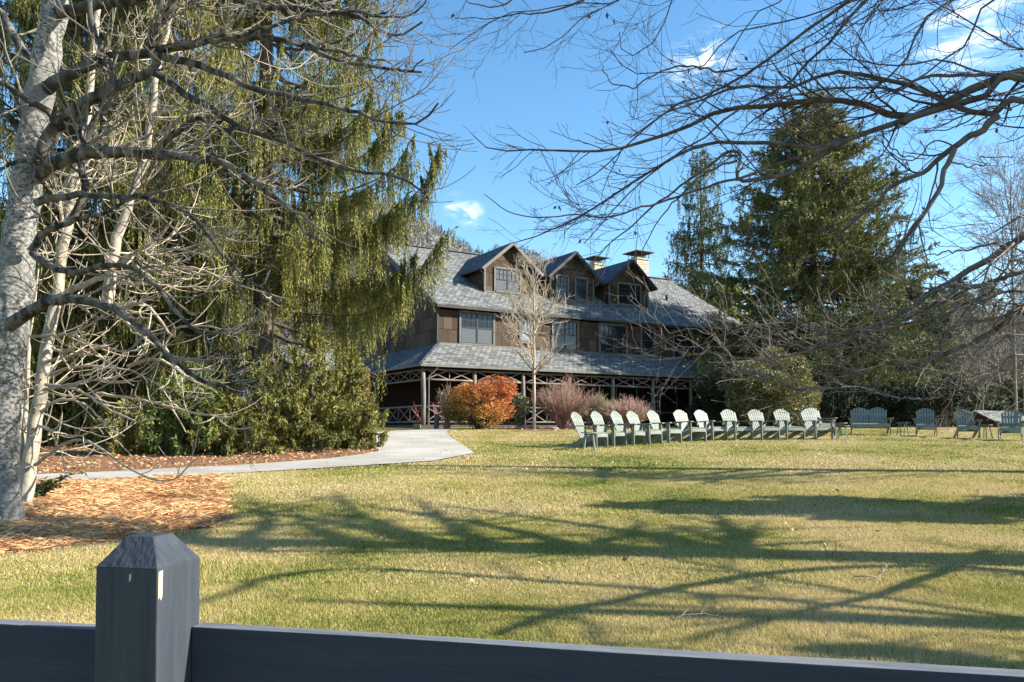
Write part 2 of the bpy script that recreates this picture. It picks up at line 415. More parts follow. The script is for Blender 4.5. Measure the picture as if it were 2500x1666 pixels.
# pine straw and leaf litter
def straw(poly, n, ln, w, rng, zr=0.05):
    p = np.asarray(poly); x = rng.uniform(p[:, 0].min(), p[:, 0].max(), n * 3); y = rng.uniform(p[:, 1].min(), p[:, 1].max(), n * 3)
    k = inside(poly, x, y) & (np.abs(x) < y * 0.72 + 1); x = x[k][:n]; y = y[k][:n]; m = len(x)
    x = x + rng.normal(0, .06, m); y = y + rng.normal(0, .06, m)
    mound = 0.04 * (1 + np.sin(x * 2.1 + y) * np.sin(y * 2.7 - x))
    c = np.stack([x, y, gz(x, y) + 0.012 + mound * rng.uniform(0, 1, m)], 1)
    a = rng.uniform(0, 2 * PI, m); d = np.stack([np.cos(a), np.sin(a), rng.normal(0, 0.16, m)], 1)
    return leaves(c, d, ln * rng.uniform(.5, 1.2, m), w * rng.uniform(.6, 1.3, m), rng)
m_straw = material('pine_straw', (0.56, 0.29, 0.13), (0.36, 0.17, 0.075), c3=(0.62, 0.38, 0.19), scale=1.2, rough=0.7, island=0.45, trans=0.15)
V, F = straw(near_poly, 75000, 0.17, 0.014, rng)
tag(link('pine_straw', mesh_from('pine_straw', V, F), m_straw), 'orange brown pine straw around the pale trunks', 'pine straw', kind='stuff')
m_leaf = material('fallen_leaves', (0.36, 0.19, 0.10), (0.22, 0.11, 0.06), c3=(0.42, 0.25, 0.14), scale=2, rough=0.8, island=0.5)
V, F = straw(far_poly, 60000, 0.09, 0.04, rng)
V2, F2 = straw(shrub_poly, 3500, 0.10, 0.06, rng)
lx, ly = scatter(3.6, 34, 1.1, rng); nl_ = len(lx)
V4, F4 = leaves(np.stack([lx, ly, gz(lx, ly) + .03], 1), rng.normal(0, 1, (nl_, 3)) * [1, 1, .25], rng.uniform(.03, .075, nl_), rng.uniform(.02, .05, nl_), rng)
V, F = join([(V, F), (V2, F2), (V4, F4)])
tag(link('fallen_leaves', mesh_from('fallen_leaves', V, F), m_leaf), 'fallen brown leaves beyond the path, by the shrubs and dotted over the lawn', 'fallen leaves', kind='stuff')

# mountain: wooded ridge
def ridge_h(px):
    return -28 + np.interp(px, [-2600, -600, 300, 700, 900, 950, 1000, 1060, 1120, 1200, 1300, 1400, 1600, 2000, 2600, 4200], [300, 520, 540, 525, 505, 520, 548, 578, 602, 632, 655, 680, 720, 800, 850, 860])
rg = np.random.default_rng(8)
pxs = np.linspace(-2600, 4200, 340); us = np.linspace(0, 1, 34)
V = []
ph = rg.uniform(0, 6, 8)
for u in us:
    D = 300 + 420 * u
    for p in pxs:
        top = (HOR - ridge_h(p)) / FPX * 720 + EYE
        nz_ = 4 * math.sin(p / 61 + ph[0] + 3 * u) + 3 * math.sin(p / 29 + ph[1] + 9 * u) + 2 * math.sin(p / 13 + ph[2] + 20 * u)
        z = HZ - 3 + (top - HZ) * (u ** 1.25) + nz_ * u
        V.append(((p - 1250) / FPX * D, D, z))
nx = len(pxs); ii = np.arange(len(V)).reshape(len(us), nx)
F = np.stack([ii[:-1, :-1], ii[:-1, 1:], ii[1:, 1:], ii[1:, :-1]], -1).reshape(-1, 4)
back = np.array([[v[0] * 1.4, 1150, -20] for v in V[-nx:]]); V = np.array(V); o = len(V)
V = np.vstack([V, back]); b1 = ii[-1]; b2 = np.arange(o, o + nx)
F = np.vstack([F, np.stack([b1[:-1], b1[1:], b2[1:], b2[:-1]], -1)])
m_hill = material('mountain_woods_floor', (0.15, 0.147, 0.142), (0.24, 0.235, 0.225), scale=0.035, detail=10, rough=1, bump=0, lo=.35, hi=.7, big=((.19, .185, .178), .02, .58, .7))
tag(link('mountain', mesh_from('mountain', V, F), m_hill), 'grey wooded mountain rising behind the lodge roof', 'mountain', kind='structure')
Vm = V[:o].reshape(len(us), nx, 3)
def on_hill(n, rng, lo, hi, umin=0.25):
    fi = rng.uniform(umin, 1, n) * (len(us) - 1); fj = np.interp(rng.uniform(lo, hi, n), pxs, np.arange(nx))
    i = np.minimum(fi.astype(int), len(us) - 2); j = np.minimum(fj.astype(int), nx - 2); a = (fi - i)[:, None]; b = (fj - j)[:, None]
    return (Vm[i, j] * (1-a) * (1-b) + Vm[i+1, j] * a * (1-b) + Vm[i, j+1] * (1-a) * b + Vm[i+1, j+1] * a * b)
def tufts(base, h, w, k, rng, up):
    n = len(base); b = np.repeat(base, k, 0); hh = np.repeat(h, k); t = rng.uniform(0, 1, n * k)
    r = (1 - t) * np.repeat(w, k) if up else np.sin(t * PI) * np.repeat(w, k)
    a = rng.uniform(0, 2 * PI, n * k); d = np.stack([np.cos(a), np.sin(a), rng.uniform(-.3, 1.6, n * k) if not up else rng.uniform(-.5, .4, n * k)], 1)
    c = b + np.stack([0*t, 0*t, hh * (0.15 + .85 * t if up else .3 + .6 * t)], 1)
    return leaves(c, d, r + .5, 0.5 + 0 * r, rng)
bs = on_hill(9000, rg, 500, 1750, .3); m_bw = material('far_bare_woods', (0.14, 0.137, 0.132), (0.20, 0.195, 0.187), scale=.03, rough=1, island=.15)
V, F = tufts(bs, rg.uniform(5, 9, len(bs)), rg.uniform(1.3, 2.4, len(bs)), 24, rg, False)
# trunks too
Pn = np.stack([bs, bs + [0, 0, 4], bs + [0, 0, 7]], 1)[:4000]; T = tubes(Pn, np.tile([.25, .18, .08], (len(Pn), 1)), 3)
V, F = join([(V, F), T]); tag(link('mountain_woods', mesh_from('mountain_woods', V, F), m_bw), 'bare grey winter woods covering the mountain', 'woods', kind='stuff')
bs = on_hill(1100, rg, 500, 1750, .3); m_ep = material('far_pines', (0.10, 0.12, 0.10), (0.14, 0.155, 0.13), scale=.1, rough=1, island=.4)
V, F = tufts(bs, rg.uniform(7, 12, len(bs)), rg.uniform(1.4, 2.4, len(bs)), 60, rg, True)
tag(link('mountain_pines', mesh_from('mountain_pines', V, F), m_ep), 'scattered dark pines on the mountain', 'pines', kind='stuff')

# low wooded hill to the right, behind everything
V = []
us = np.linspace(0, 1, 16); pxr = np.linspace(1500, 5200, 90)
for u in us:
    D = 95 + 130 * u
    for p in pxr:
        top = (HOR - np.interp(p, [1500, 2000, 2250, 2500, 3200, 5200], [1000, 900, 850, 830, 740, 700])) / FPX * 225 + EYE
        V.append(((p - 1250) / FPX * D, D, HZ - 2.5 + (top - HZ) * u + 1.0 * u * math.sin(p / 50 + 5 * u)))
nx = len(pxr); ii = np.arange(len(V)).reshape(len(us), nx)
F = np.stack([ii[:-1, :-1], ii[:-1, 1:], ii[1:, 1:], ii[1:, :-1]], -1).reshape(-1, 4)
V = np.array(V); m_h2 = material('hillside_floor', (0.17, 0.145, 0.12), (0.25, 0.21, 0.17), scale=.25, detail=8, rough=1)
tag(link('hillside', mesh_from('hillside', V, F), m_h2), 'low brown wooded hillside at the right', 'hillside', kind='structure')
bs = V[rg.integers(0, len(V), 3600)] + rg.normal(0, 2, (3600, 3)) * [1, 1, 0]; bs[:, 2] -= .6
Vt, Ft = tufts(bs, rg.uniform(7, 13, len(bs)), rg.uniform(2, 3.4, len(bs)), 40, rg, False)
Vt[:, :] = Vt
m_bw2 = material('hillside_bare_woods', (0.15, 0.125, 0.11), (0.27, 0.23, 0.20), scale=.2, rough=1, island=.4)
Pn = np.stack([bs, bs + [0.1, 0, 4], bs + [0, 0, 9]], 1); T = tubes(Pn, np.tile([.16, .12, .05], (len(Pn), 1)), 3)
# thin the tufts: twiggy
V3, F3 = join([T, (Vt, Ft)])
tag(link('hillside_woods', mesh_from('hillside_woods', V3, F3), m_bw2), 'bare grey brown woods on the low hillside', 'woods', kind='stuff')

# ------------------------------------------------------------------ the lodge
m_slate = tiles('slate_roof', (0.085, 0.09, 0.088), (0.235, 0.235, 0.22), (0.035, 0.04, 0.045), 0.32, 0.24, 0.022, bump=1.0, streak=(3, 3, 1))
m_slate2 = tiles('slate_roof_dark', (0.05, 0.062, 0.078), (0.14, 0.155, 0.17), (0.02, 0.025, 0.03), 0.32, 0.24, 0.03, bump=0.7, streak=(1.2, 3, 1))
m_bark = tiles('bark_siding', (0.036, 0.024, 0.016), (0.10, 0.068, 0.047), (0.015, 0.01, 0.008), 0.55, 0.75, 0.016, bump=0.9, streak=(5, 1, 1), rough=0.9)
m_stone = tiles('chimney_stone', (0.40, 0.35, 0.25), (0.55, 0.49, 0.36), (0.28, 0.26, 0.22), 0.30, 0.17, 0.02, bump=1.0)
m_trim = material('grey_green_trim', (0.105, 0.10, 0.088), (0.15, 0.142, 0.125), scale=3, rough=0.6)
m_dark = material('dark_metal', (0.025, 0.024, 0.024), (0.04, 0.038, 0.036), rough=0.5)
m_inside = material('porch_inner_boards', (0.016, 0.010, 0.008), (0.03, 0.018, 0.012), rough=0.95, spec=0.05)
m_log = material('weathered_log', (0.22, 0.19, 0.165), (0.13, 0.11, 0.095), scale=3, rough=0.9, bump=0.6, bscale=14, stretch=(3, 3, .7))
m_floor = material('porch_boards', (0.10, 0.08, 0.06), (0.06, 0.05, 0.04), rough=0.8, spec=0.1)
m_red = material('faded_red_paint', (0.22, 0.035, 0.03), (0.15, 0.03, 0.026), rough=0.6)

def glass(name, c, rough=0.06, spec=0.4):
    m = bpy.data.materials.new(name); m.use_nodes = True; N = m.node_tree.nodes; L = m.node_tree.links; b = N['Principled BSDF']
    b.inputs['Base Color'].default_value = lin(c); b.inputs['Roughness'].default_value = rough; b.inputs['Specular IOR Level'].default_value = spec
    n = N.new('ShaderNodeTexNoise'); n.inputs['Scale'].default_value = 1.6; tc = N.new('ShaderNodeTexCoord'); L.new(tc.outputs['Object'], n.inputs['Vector'])
    bp = N.new('ShaderNodeBump'); bp.inputs['Strength'].default_value = 0.05; bp.inputs['Distance'].default_value = 0.05
    L.new(n.outputs['Fac'], bp.inputs['Height']); L.new(bp.outputs[0], b.inputs['Normal'])
    return m
m_glass = glass('window_glass', (0.012, 0.016, 0.02))
m_blind = glass('drawn_blind_behind_glass', (0.075, 0.083, 0.092), 0.3, 0.4)
m_blind2 = glass('pale_blue_blind', (0.22, 0.28, 0.36), 0.3, 0.5)  # blind with a lighter, bluer colour

HA = math.atan2(0.52, 0.854)
house = thing('lodge', 'long bark-sided lodge with slate roof, three dormers and a rustic log porch', 'lodge', (-3.88, 40.5, HZ), HA)
H = Matrix.Translation((-3.88, 40.5, HZ)) @ Matrix.Rotation(HA, 4, 'Z')
T1 = 24.0; RB = 8.8; EZ = 6.5; RZ = 11.57; sl = (RZ - EZ) / RB
# foundation + walls
m = MB(); m.box(-1.95, 24.1, -2.15, 12, -0.5, 0.14); m.build('porch_floor', m_floor, house)
m = MB(); m.box(.25, T1, .4, .6, 0.14, 6.28); m.build('wall', m_bark, house)
m = MB(); m.slab([(.25, .6, .14), (.25, 17.2, .14), (.25, 17.2, 6.30), (.25, 8.8, 11.2), (.25, .6, 6.45)], (.2, 0, 0)); m.build('gable_wall', m_bark, house)
m = MB(); m.box(.46, T1, 17.0, 17.2, 0, 6.3); m.slab([(T1, .6, 0), (T1, 17.2, 0), (T1, 17.2, 6.3), (T1, 8.8, 11.2), (T1, .6, 6.45)], (-.2, 0, 0)); m.build('rear_wall', m_bark, house)
# main roof
m = MB()
m.slab([(-.05, 0, EZ), (T1 + .3, 0, EZ), (T1 + .3, RB, RZ), (-.05, RB, RZ)], (0, .06, -.14))
m.slab([(-.05, RB + .002, RZ), (T1 + .3, RB + .002, RZ), (T1 + .3, 17.6, EZ), (-.05, 17.6, EZ)], (0, -.06, -.14))
roof = m.build('roof', m_slate, house)
m = MB(); m.bar((-.08, -.03, EZ - .12), (T1, -.03, EZ - .12), .1, .12); m.build('gutter', m_dark, roof)
m = MB()
for s_ in (0, 1):
    a, b = ((0, 0), (RB, 0)) if s_ == 0 else ((17.6, 0), (RB, 0))
    m.bar((-.10, a[0], EZ - .14), (-.10, RB, RZ - .14), .07, .26, up=(0, -1 if s_ == 0 else 1, 2))
m.build('rake_board', m_dark, roof)
m = MB(); m.bar((-.05, RB, RZ + .03), (T1 + .3, RB, RZ + .03), .34, .05); m.build('ridge_cap', m_slate2, roof)
m = MB(); m.log((19.9, 4.3, EZ + sl*4.3 - .1), (19.9, 4.3, EZ + sl*4.3 + .35), .09); m.build('vent_pipe', m_dark, roof)

def window(t0, t1, z0, z1, b, parent, panes=2, blind=None, casing=0.1, sash_split=True, mm=m_dark):
    """casing proud of the wall, sashes with muntins in the upper half, one pane of glass per sash"""
    f = MB(); c = casing
    f.box(t0 - c, t0, b - .07, b, z0 - c*.6, z1 + c); f.box(t1, t1 + c, b - .07, b, z0 - c*.6, z1 + c)
    f.box(t0, t1, b - .085, b, z1, z1 + c); f.box(t0 - c - .03, t1 + c + .03, b - .11, b, z0 - c*1.4, z0 - .6*c) if False else f.box(t0, t1, b - .10, b, z0 - c, z0)
    w = f.build('window', m_trim, parent)
    wd = (t1 - t0) / panes; zm = z0 + (z1 - z0) * 0.52
    for i in range(panes):
        a = t0 + i * wd; e = a + wd; s = MB(); k = .045
        s.box(a, a + k, b - .055, b - .01, z0, z1); s.box(e - k, e, b - .055, b - .01, z0, z1)
        s.box(a + k, e - k, b - .055, b - .01, z1 - k, z1); s.box(a + k, e - k, b - .055, b - .01, z0, z0 + k)
        s.box(a + k, e - k, b - .052, b - .01, zm - .03, zm + .03)
        for q in (1, 2): x = a + (e - a) * q / 3; s.box(x - .012, x + .012, b - .048, b - .012, zm + .03, z1 - k)
        zz = (zm + z1) / 2; s.box(a + k, e - k, b - .046, b - .014, zz - .012, zz + .012)
        s.build('sash', mm, w)
        g = MB(); 
        if blind: g.cur = 1
        g.slab([(a + k, b - .022, z0 + k), (e - k, b - .022, z0 + k), (e - k, b - .022, zm - .03), (a + k, b - .022, zm - .03)], (0, .012, 0))
        g.cur = 1 if blind == 'full' else 0
        g.slab([(a + k, b - .022, zm + .03), (e - k, b - .022, zm + .03), (e - k, b - .022, z1 - k), (a + k, b - .022, z1 - k)], (0, .012, 0))
        g.build('pane', [m_glass, m_blind2 if panes == 1 else m_blind], w)
    return w
window(1.55, 3.55, 4.55, 6.2, .4, house, 2, 'half')
window(5.34, 6.02, 4.85, 6.15, .4, house, 1, 'full')
window(7.55, 9.25, 4.55, 6.2, .4, house, 2)
window(10.95, 12.95, 4.5, 6.2, .4, house, 2)
window(14.2, 15.2, 4.6, 6.2, .4, house, 1)
window(16.9, 18.9, 4.5, 6.2, .4, house, 2)
window(21.0, 22.6, 4.5, 6.2, .4, house, 2)
for t in (2.0, 5.5, 9.0, 12.2, 15.5, 19.0): window(t, t + 1.5, 1.0, 2.5, .4, house, 2)
# corner boards and band at the porch roof
m = MB(); m.box(.14, .25, .33, .40, 4.4, 6.2); m.box(.18, .25, .40, .5, 4.4, 6.2); m.build('corner_board', m_dark, house)
m = MB(); m.box(.25, T1, .30, .4, 4.42, 4.5); m.build('flashing_board', m_trim, house)

# dormers
def dormer(tc, hw, wins, light=False):
    b0 = 2.3; ez = 9.32; pk = 10.74; k = (pk - ez) / hw
    m = MB(); m.box(tc - hw, tc + hw, b0, 5.4, 7.3, ez)
    m.slab([(tc - hw, b0, ez), (tc + hw, b0, ez), (tc, b0, pk)], (0, .25, 0))
    d = m.build('dormer', m_bark, house)
    o = .34; m = MB()
    for s in (-1, 1):
        pts = [(tc, b0 - .42, pk + .12), (tc, 7.7, pk + .12), (tc + s*(hw + o), 7.7, ez - k*o + .12), (tc + s*(hw + o), b0 - .42, ez - k*o + .12)]
        m.slab(pts, (0, 0, -.10))
    r = m.build('dormer_roof', m_slate2, d)
    m = MB()
    for s in (-1, 1):
        m.bar((tc + s*(hw + o), b0 - .45, ez - k*o + .02), (tc + s*.03, b0 - .45, pk + .0), .06, .17, up=(-s*k, 0, 1))
    m.build('bargeboard', m_trim if light else m_dark, d)
    for s in (-1, 1):
        m = MB(); m.bar((tc + s*(hw + o + .04), b0 - .45, ez - k*o + .05), (tc + s*(hw + o + .04), 5.0, ez - k*o + .05), .09, .09); m.build('dormer_gutter', m_dark, d)
    m = MB(); m.log((tc - hw - .3, b0 - .1, ez - .28), (tc - hw - .05, b0 - .07, ez - .5), .035, 6); m.log((tc - hw - .05, b0 - .07, ez - .5), (tc - hw - .05, b0 - .07, 7.9), .035, 6)
    m.build('downspout', m_dark, d)
    m = MB()
    m.box(tc - hw, tc - hw + .1, b0 - .03, b0, 7.86, ez); m.box(tc + hw - .1, tc + hw, b0 - .03, b0, 7.86, ez); m.box(tc - hw, tc + hw, b0 - .06, b0, 7.82, 7.90)
    m.build('dormer_trim', m_trim, d)
    for (a, e, n, bl) in wins: window(a, e, 7.98, 9.26, b0, d, n, bl)
dormer(5.78, 1.72, [(4.80, 6.46, 2, 'full')], True)
dormer(10.3, 1.68, [(9.14, 9.91, 1, None), (10.55, 11.35, 1, None)])
dormer(14.8, 1.68, [(13.92, 15.72, 2, None)])

# porch roof with hip
m = MB()
Ea = (-2.0, -2.29, 3.10); Wa = (.25, .4, 4.48)
m.slab([Ea, (24.2, -2.29, 3.10), (24.2, .4, 4.48), Wa], (0, 0, -.12))
pr = m.build('porch_roof', m_slate, house)
m = MB(); m.slab([(-2.0, 12.3, 3.10), Ea, Wa, (.25, 12.3, 4.48)], (0, 0, -.12)); m.build('porch_roof_side', m_slate2, pr)
m = MB(); m.bar(Ea, Wa, .14, .05); m.build('hip_cap', m_slate2, pr)
m = MB(); m.bar((-2.06, -2.34, 3.03), (24.2, -2.34, 3.03), .10, .11); m.bar((-2.06, -2.34, 3.03), (-2.06, 12.3, 3.03), .10, .11); m.build('porch_gutter', m_trim, pr)
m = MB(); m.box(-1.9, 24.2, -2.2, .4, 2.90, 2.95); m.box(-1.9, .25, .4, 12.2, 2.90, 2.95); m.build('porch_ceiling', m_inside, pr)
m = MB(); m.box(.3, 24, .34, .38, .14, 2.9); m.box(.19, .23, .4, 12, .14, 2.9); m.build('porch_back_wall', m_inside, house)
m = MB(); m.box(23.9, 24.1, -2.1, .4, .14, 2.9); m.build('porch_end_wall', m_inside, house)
prng = np.random.default_rng(5)
postx = [-1.74, 1.1, 4.0, 7.0, 10.0, 13.0, 16.0, 19.0, 22.0]
for t in postx:
    m = MB(); m.log((t, -2.0, .1), (t, -2.0, 2.92), .12, 9, .105, prng); m.build('porch_post', m_log, house, smooth_=True)
posty = [4.07, 7.2, 10.3]
for b in posty:
    m = MB(); m.log((-1.74, b, .1), (-1.74, b, 2.92), .12, 9, .105, prng); m.build('porch_post', m_log, house, smooth_=True)
def lattice(name, p, q, z0, z1, nx, r, cross=True, double=False):
    """log beam top and bottom with crossed poles between"""
    m = MB(); p = Vector(p); q = Vector(q)
    m.log((p.x, p.y, z1), (q.x, q.y, z1), r, 7, None, prng); m.log((p.x, p.y, z0), (q.x, q.y, z0), r, 7, None, prng)
    for i in range(nx):
        a = p.lerp(q, i / nx); b = p.lerp(q, (i + 1) / nx)
        m.log((a.x, a.y, z0), (b.x, b.y, z1), r * .6, 6, None, prng); m.log((a.x, a.y, z1), (b.x, b.y, z0), r * .6, 6, None, prng)
        if i: m.log((a.x, a.y, z0), (a.x, a.y, z1), r * .65, 6, None, prng)
    return m.build(name, m_log, house, smooth_=True)
for a, b in zip(postx[:-1], postx[1:]):
    lattice('frieze', (a + .1, -2.0, 0), (b - .1, -2.0, 0), 2.36, 2.86, 2, .05)
for a, b in zip([-2.0] + posty[:-1], posty):
    lattice('frieze', (-1.74, a + .1, 0), (-1.74, b - .1, 0), 2.36, 2.86, 4 if a < 0 else 2, .05)
for a, b in zip([-1.74, 4.0, 7.0], [1.1, 7.0, 10.0]):
    lattice('railing', (a + .1, -2.0, 0), (b - .1, -2.0, 0), .28, 1.05, 2, .05)
for a, b in zip([-2.0] + posty[:-1], posty):
    lattice('railing', (-1.74, a + .1, 0), (-1.74, b - .1, 0), .28, 1.05, 4 if a < 0 else 2, .05)
m = MB(); m.log((.1, .28, 4.55), (.1, .28, 6.1), .04, 6); m.log((.1, .28, 6.1), (.1, .0, 6.35), .04, 6); m.build('downspout', m_dark, house)
m = MB(); m.log((-1.5, -2.12, .1), (-1.5, -2.12, 2.5), .04, 6); m.log((-1.5, -2.12, 2.5), (-1.1, -2.32, 2.95), .04, 6); m.build('downspout', m_trim, house)

# chimneys
def chimney(t, b, w, z1, cap=1.0):
    m = MB(); m.box(t - w/2, t + w/2, b - w*.45, b + w*.45, 9, z1 - .12); m.box(t - w/2 - .06, t + w/2 + .06, b - w*.45 - .06, b + w*.45 + .06, z1 - .12, z1)
    c = m.build('chimney', m_stone, house)
    m = MB(); m.box(t - w*.28, t + w*.28, b - w*.28, b + w*.28, z1, z1 + .18); m.build('flue', m_stone, c)
    m = MB(); r = w * .78 * cap
    m.slab([(t - r, b - r, z1 + .42), (t + r, b - r, z1 + .42), (t + r, b + r, z1 + .42), (t - r, b + r, z1 + .42)], (0, 0, .05))
    m.slab([(t - r*.5, b - r*.5, z1 + .47), (t + r*.5, b - r*.5, z1 + .47), (t + r*.5, b + r*.5, z1 + .47), (t - r*.5, b + r*.5, z1 + .47)], (0, 0, .08))
    for i in (-1, -.33, .33, 1):
        for j in (-1, 1): m.bar((t + i*w*.5, b + j*w*.45, z1), (t + i*w*.5, b + j*w*.45, z1 + .42), .03, .03); m.bar((t + j*w*.5, b + i*w*.45, z1), (t + j*w*.5, b + i*w*.45, z1 + .42), .03, .03, up=(0, 1, 0))
    m.build('chimney_cap', m_dark, c)
chimney(21.9, 9.6, 1.15, 13.1)
chimney(18.4, 10.4, .95, 12.45)

# dark wood rocking chairs and a bollard on the porch
def rocker():
    r = thing('rocking_chair', 'x', 'rocking chair', group='red rocking chairs on the porch')
    m = MB()
    for i in range(6): m.bar((-.24 + i*.08, -.26, .42), (-.24 + i*.08, .22, .38), .07, .02)
    m.build('seat', m_red, r)
    m = MB()
    for i in range(6): m.bar((-.2 + i*.08, .23, .42), (-.2 + i*.08, .44, 1.12), .05, .018)
    m.bar((-.27, .455, 1.13), (.27, .455, 1.13), .09, .03, up=(0, 1, 0)); m.build('backrest', m_red, r)
    for s in (-1, 1):
        m = MB(); m.bar((s*.29, -.34, .66), (s*.29, .34, .64), .09, .025); m.build('arm', m_red, r)
        m = MB(); m.bar((s*.27, -.24, .06), (s*.27, -.24, .65), .04, .04); m.build('leg', m_red, r)
        m = MB(); m.bar((s*.27, .20, .06), (s*.27, .46, 1.15), .04, .04); m.build('leg', m_red, r)
        m = MB(); pts = [(s*.27, -.45 + i*.11, .12 * ((i - 4.2) / 4.2) ** 2) for i in range(10)]
        for a, b in zip(pts[:-1], pts[1:]): m.bar(a, b, .035, .04)
        m.build('rocker', m_red, r)
    return r
rk = rocker(); rlab = ['red rocking chair on the porch just right of the corner post', 'red rocking chair on the porch behind the corner post', 'red rocking chair at the porch rail beside the orange shrub']
for i, (t, b, a) in enumerate([(-.30, -1.2, .25), (-1.15, -.7, 1.0), (.75, -1.35, -.2)]):
    o = rk if i == 0 else copy_tree(rk)
    o.location = H @ Vector((t, b, .145)); o.rotation_euler.z = HA + a; o['label'] = rlab[i]
m = MB(); c = G(1066, 36.6); m.log((0, 0, -.1), (0, 0, .62), .13, 10, .12, prng); m.log((0, 0, .62), (0, 0, .68), .12, 10, .07)
tag(m.build('bollard', m_log, None, c), 'short weathered grey bollard where the path meets the porch', 'bollard')
m = MB(); m.box(-.16, .16, -.14, .14, 0, .17); m.box(-.13, .13, -.11, .11, .17, .2); tag(m.build('wooden_box', material('yellowed_wood', (.42, .38, .16), (.3, .27, .12)), None, G(1018, 36.8)), 'small yellowish wooden box at the foot of the porch corner post', 'box')

# small cottage far right
cot = thing('cottage', 'small dark brown cottage with low grey roof behind the rightmost chairs', 'cottage', (0, 0, 0))
cb = P(2405, 1046, 50); cot.scale = (.62, .62, .62); cot.location = (cb[0], cb[1], HZ - .6); cot.rotation_euler.z = R(36)
m = MB(); m.box(-2.2, 6.5, -2, 2, -.5, 1.45); m.slab([(-2.2, -2, 1.45), (-2.2, 2, 1.45), (-2.2, 0, 2.55)], (8.7, 0, 0)); m.build('wall', material('cottage_boards', (.11, .065, .045), (.075, .045, .032), scale=8), cot)
m = MB()
for s in (-1, 1): m.slab([(-2.6, 0, 2.75), (6.9, 0, 2.75), (6.9, s*2.5, 1.38), (-2.6, s*2.5, 1.38)], (0, 0, -.12))
m.build('roof', m_slate, cot)
m = MB(); m.box(-2.24, -2.2, -.6, .6, .2, 1.2); m.build('window', m_glass, cot)

# ------------------------------------------------------------------ lawn chairs, bench, tables
m_sage = material('sage_green_paint', (0.175, 0.20, 0.165), (0.14, 0.165, 0.14), scale=6, detail=8, rough=0.55, spec=0.35, bump=.1, bscale=30, stretch=(1, 1, 4), big=((.235, .255, .21), 2.5, .5, .75))
def fan(m, cx, width, n, rng):
    """tapering back slats under one arched top, leaning back"""
    a = R(25); ln0 = .79
    for i in range(n):
        u = (i - (n - 1) / 2) / ((n - 1) / 2)
        xb = cx + u * width * .36; xt = cx + u * width * .455
        ln = ln0 * (1 - .135 * u * u)
        w0 = width * .72 / n * .93; w1 = width * .91 / n * .93
        yb, zb = .20, .235
        def pt(x, s, k=0): return Vector((x, yb + s * math.sin(a) + k * math.cos(a), zb + s * math.cos(a) - k * math.sin(a)))
        dz = -.11 * u / max(n - 1, 1)
        outer = [pt(xb - w0/2, 0), pt(xb + w0/2, 0), pt(xt + w1/2, ln + dz), pt(xt, ln + .010), pt(xt - w1/2, ln - dz)]
        m.slab(outer, (pt(0, 0, .022) - pt(0, 0, 0)))
def adirondack(width=.60, backs=1):
    o = thing('bench' if backs == 2 else 'adirondack_chair', 'x', 'bench' if backs == 2 else 'lawn chair')
    W = width; hw = W / 2
    m = MB(); 
    for i in range(6):
        y = -.33 + i * .098; z = .385 - i * .027
        m.bar((-hw, y, z), (hw, y, z), .085, .022, up=(0, -.26, 1))
    m.slab([(-hw, -.385, .36), (hw, -.385, .36), (hw, -.385, .275), (-hw, -.385, .275)], (0, .02, 0))
    m.build('seat', m_sage, o)
    rng = np.random.default_rng(1)
    for b in range(backs):
        m = MB(); w = W / backs; fan(m, -hw + w * (b + .5), w * 1.0, 7, rng); m.build('backrest', m_sage, o)
    m = MB(); m.bar((-hw - .02, .36, .50), (hw + .02, .36, .50), .07, .025, up=(0, -1, .4)); m.bar((-hw*.9, .44, .72), (hw*.9, .44, .72), .06, .02, up=(0, -1, .4)); m.build('back_brace', m_sage, o)
    for s in (-1, 1):
        x = s * (hw + .035)
        m = MB(); m.slab([(x - s*.05, -.44, .56), (x + s*.085, -.44, .56), (x + s*.10, -.36, .56), (x + s*.10, -.05, .56), (x + s*.03, .42, .56), (x - s*.05, .42, .56)], (0, 0, .024)); m.build('arm', m_sage, o)
        m = MB(); m.bar((x, -.33, 0), (x, -.33, .558), .026, .095, up=(0, 1, 0)); m.build('leg', m_sage, o)
        m = MB(); m.slab([(x - s*.03, -.37, .36), (x - s*.03, -.37, .25), (x - s*.03, .30, .06), (x - s*.03, .58, 0), (x - s*.03, .68, 0), (x - s*.03, .66, .05), (x - s*.03, .2, .235)], (-s*.024, 0, 0)); m.build('leg', m_sage, o)
        m = MB(); m.slab([(x + s*.018, -.30, .555), (x + s*.018, -.36, .555), (x + s*.018, -.34, .42)], (s*.02, 0, 0)); m.slab([(x + s*.018, -.29, .40), (x + s*.018, -.29, .555), (x + s*.085, -.29, .555)], (0, .022, 0)); m.build('arm_bracket', m_sage, o)
        m = MB(); m.bar((x - s*.012, .36, .48), (x - s*.012, .36, .558), .026, .07, up=(0, 1, 0)); m.build('arm_support', m_sage, o)
    return o
chair0 = adirondack(); bench0 = adirondack(1.28, 2)
row = [(1443, 22.8, 55), (1489, 23.4, 52), (1536, 23.8, 50), (1577, 24.3, 49), (1625, 24.9, 44), (1686, 25.9, 32), (1738, 26.3, 30), (1800, 26.5, 22), (1866, 26.6, 21), (1927, 26.8, 17), (1996, 27.0, 18)]
ordn = ['first', 'second', 'third', 'fourth', 'fifth', 'sixth', 'seventh', 'eighth', 'ninth', 'tenth', 'last']
first = True
for i, (px, d, a) in enumerate(row):
    o = chair0 if i == 0 else copy_tree(chair0)
    g = G(px, d); o.location = g; o.rotation_euler = (R(-1.5 + prng.uniform(-1, 1)), R(prng.uniform(-1.2, 1.2)), R(a + prng.uniform(-4, 4)))
    o['group'] = 'pale green chairs in the curved lawn row'
    o['label'] = {0: 'pale green lawn chair at the left end of the row, behind the small slatless table', 10: 'pale green lawn chair at the right end of the curved row beside two small tables'}.get(i, f'{ordn[i]} pale green lawn chair from the left in the curved row')
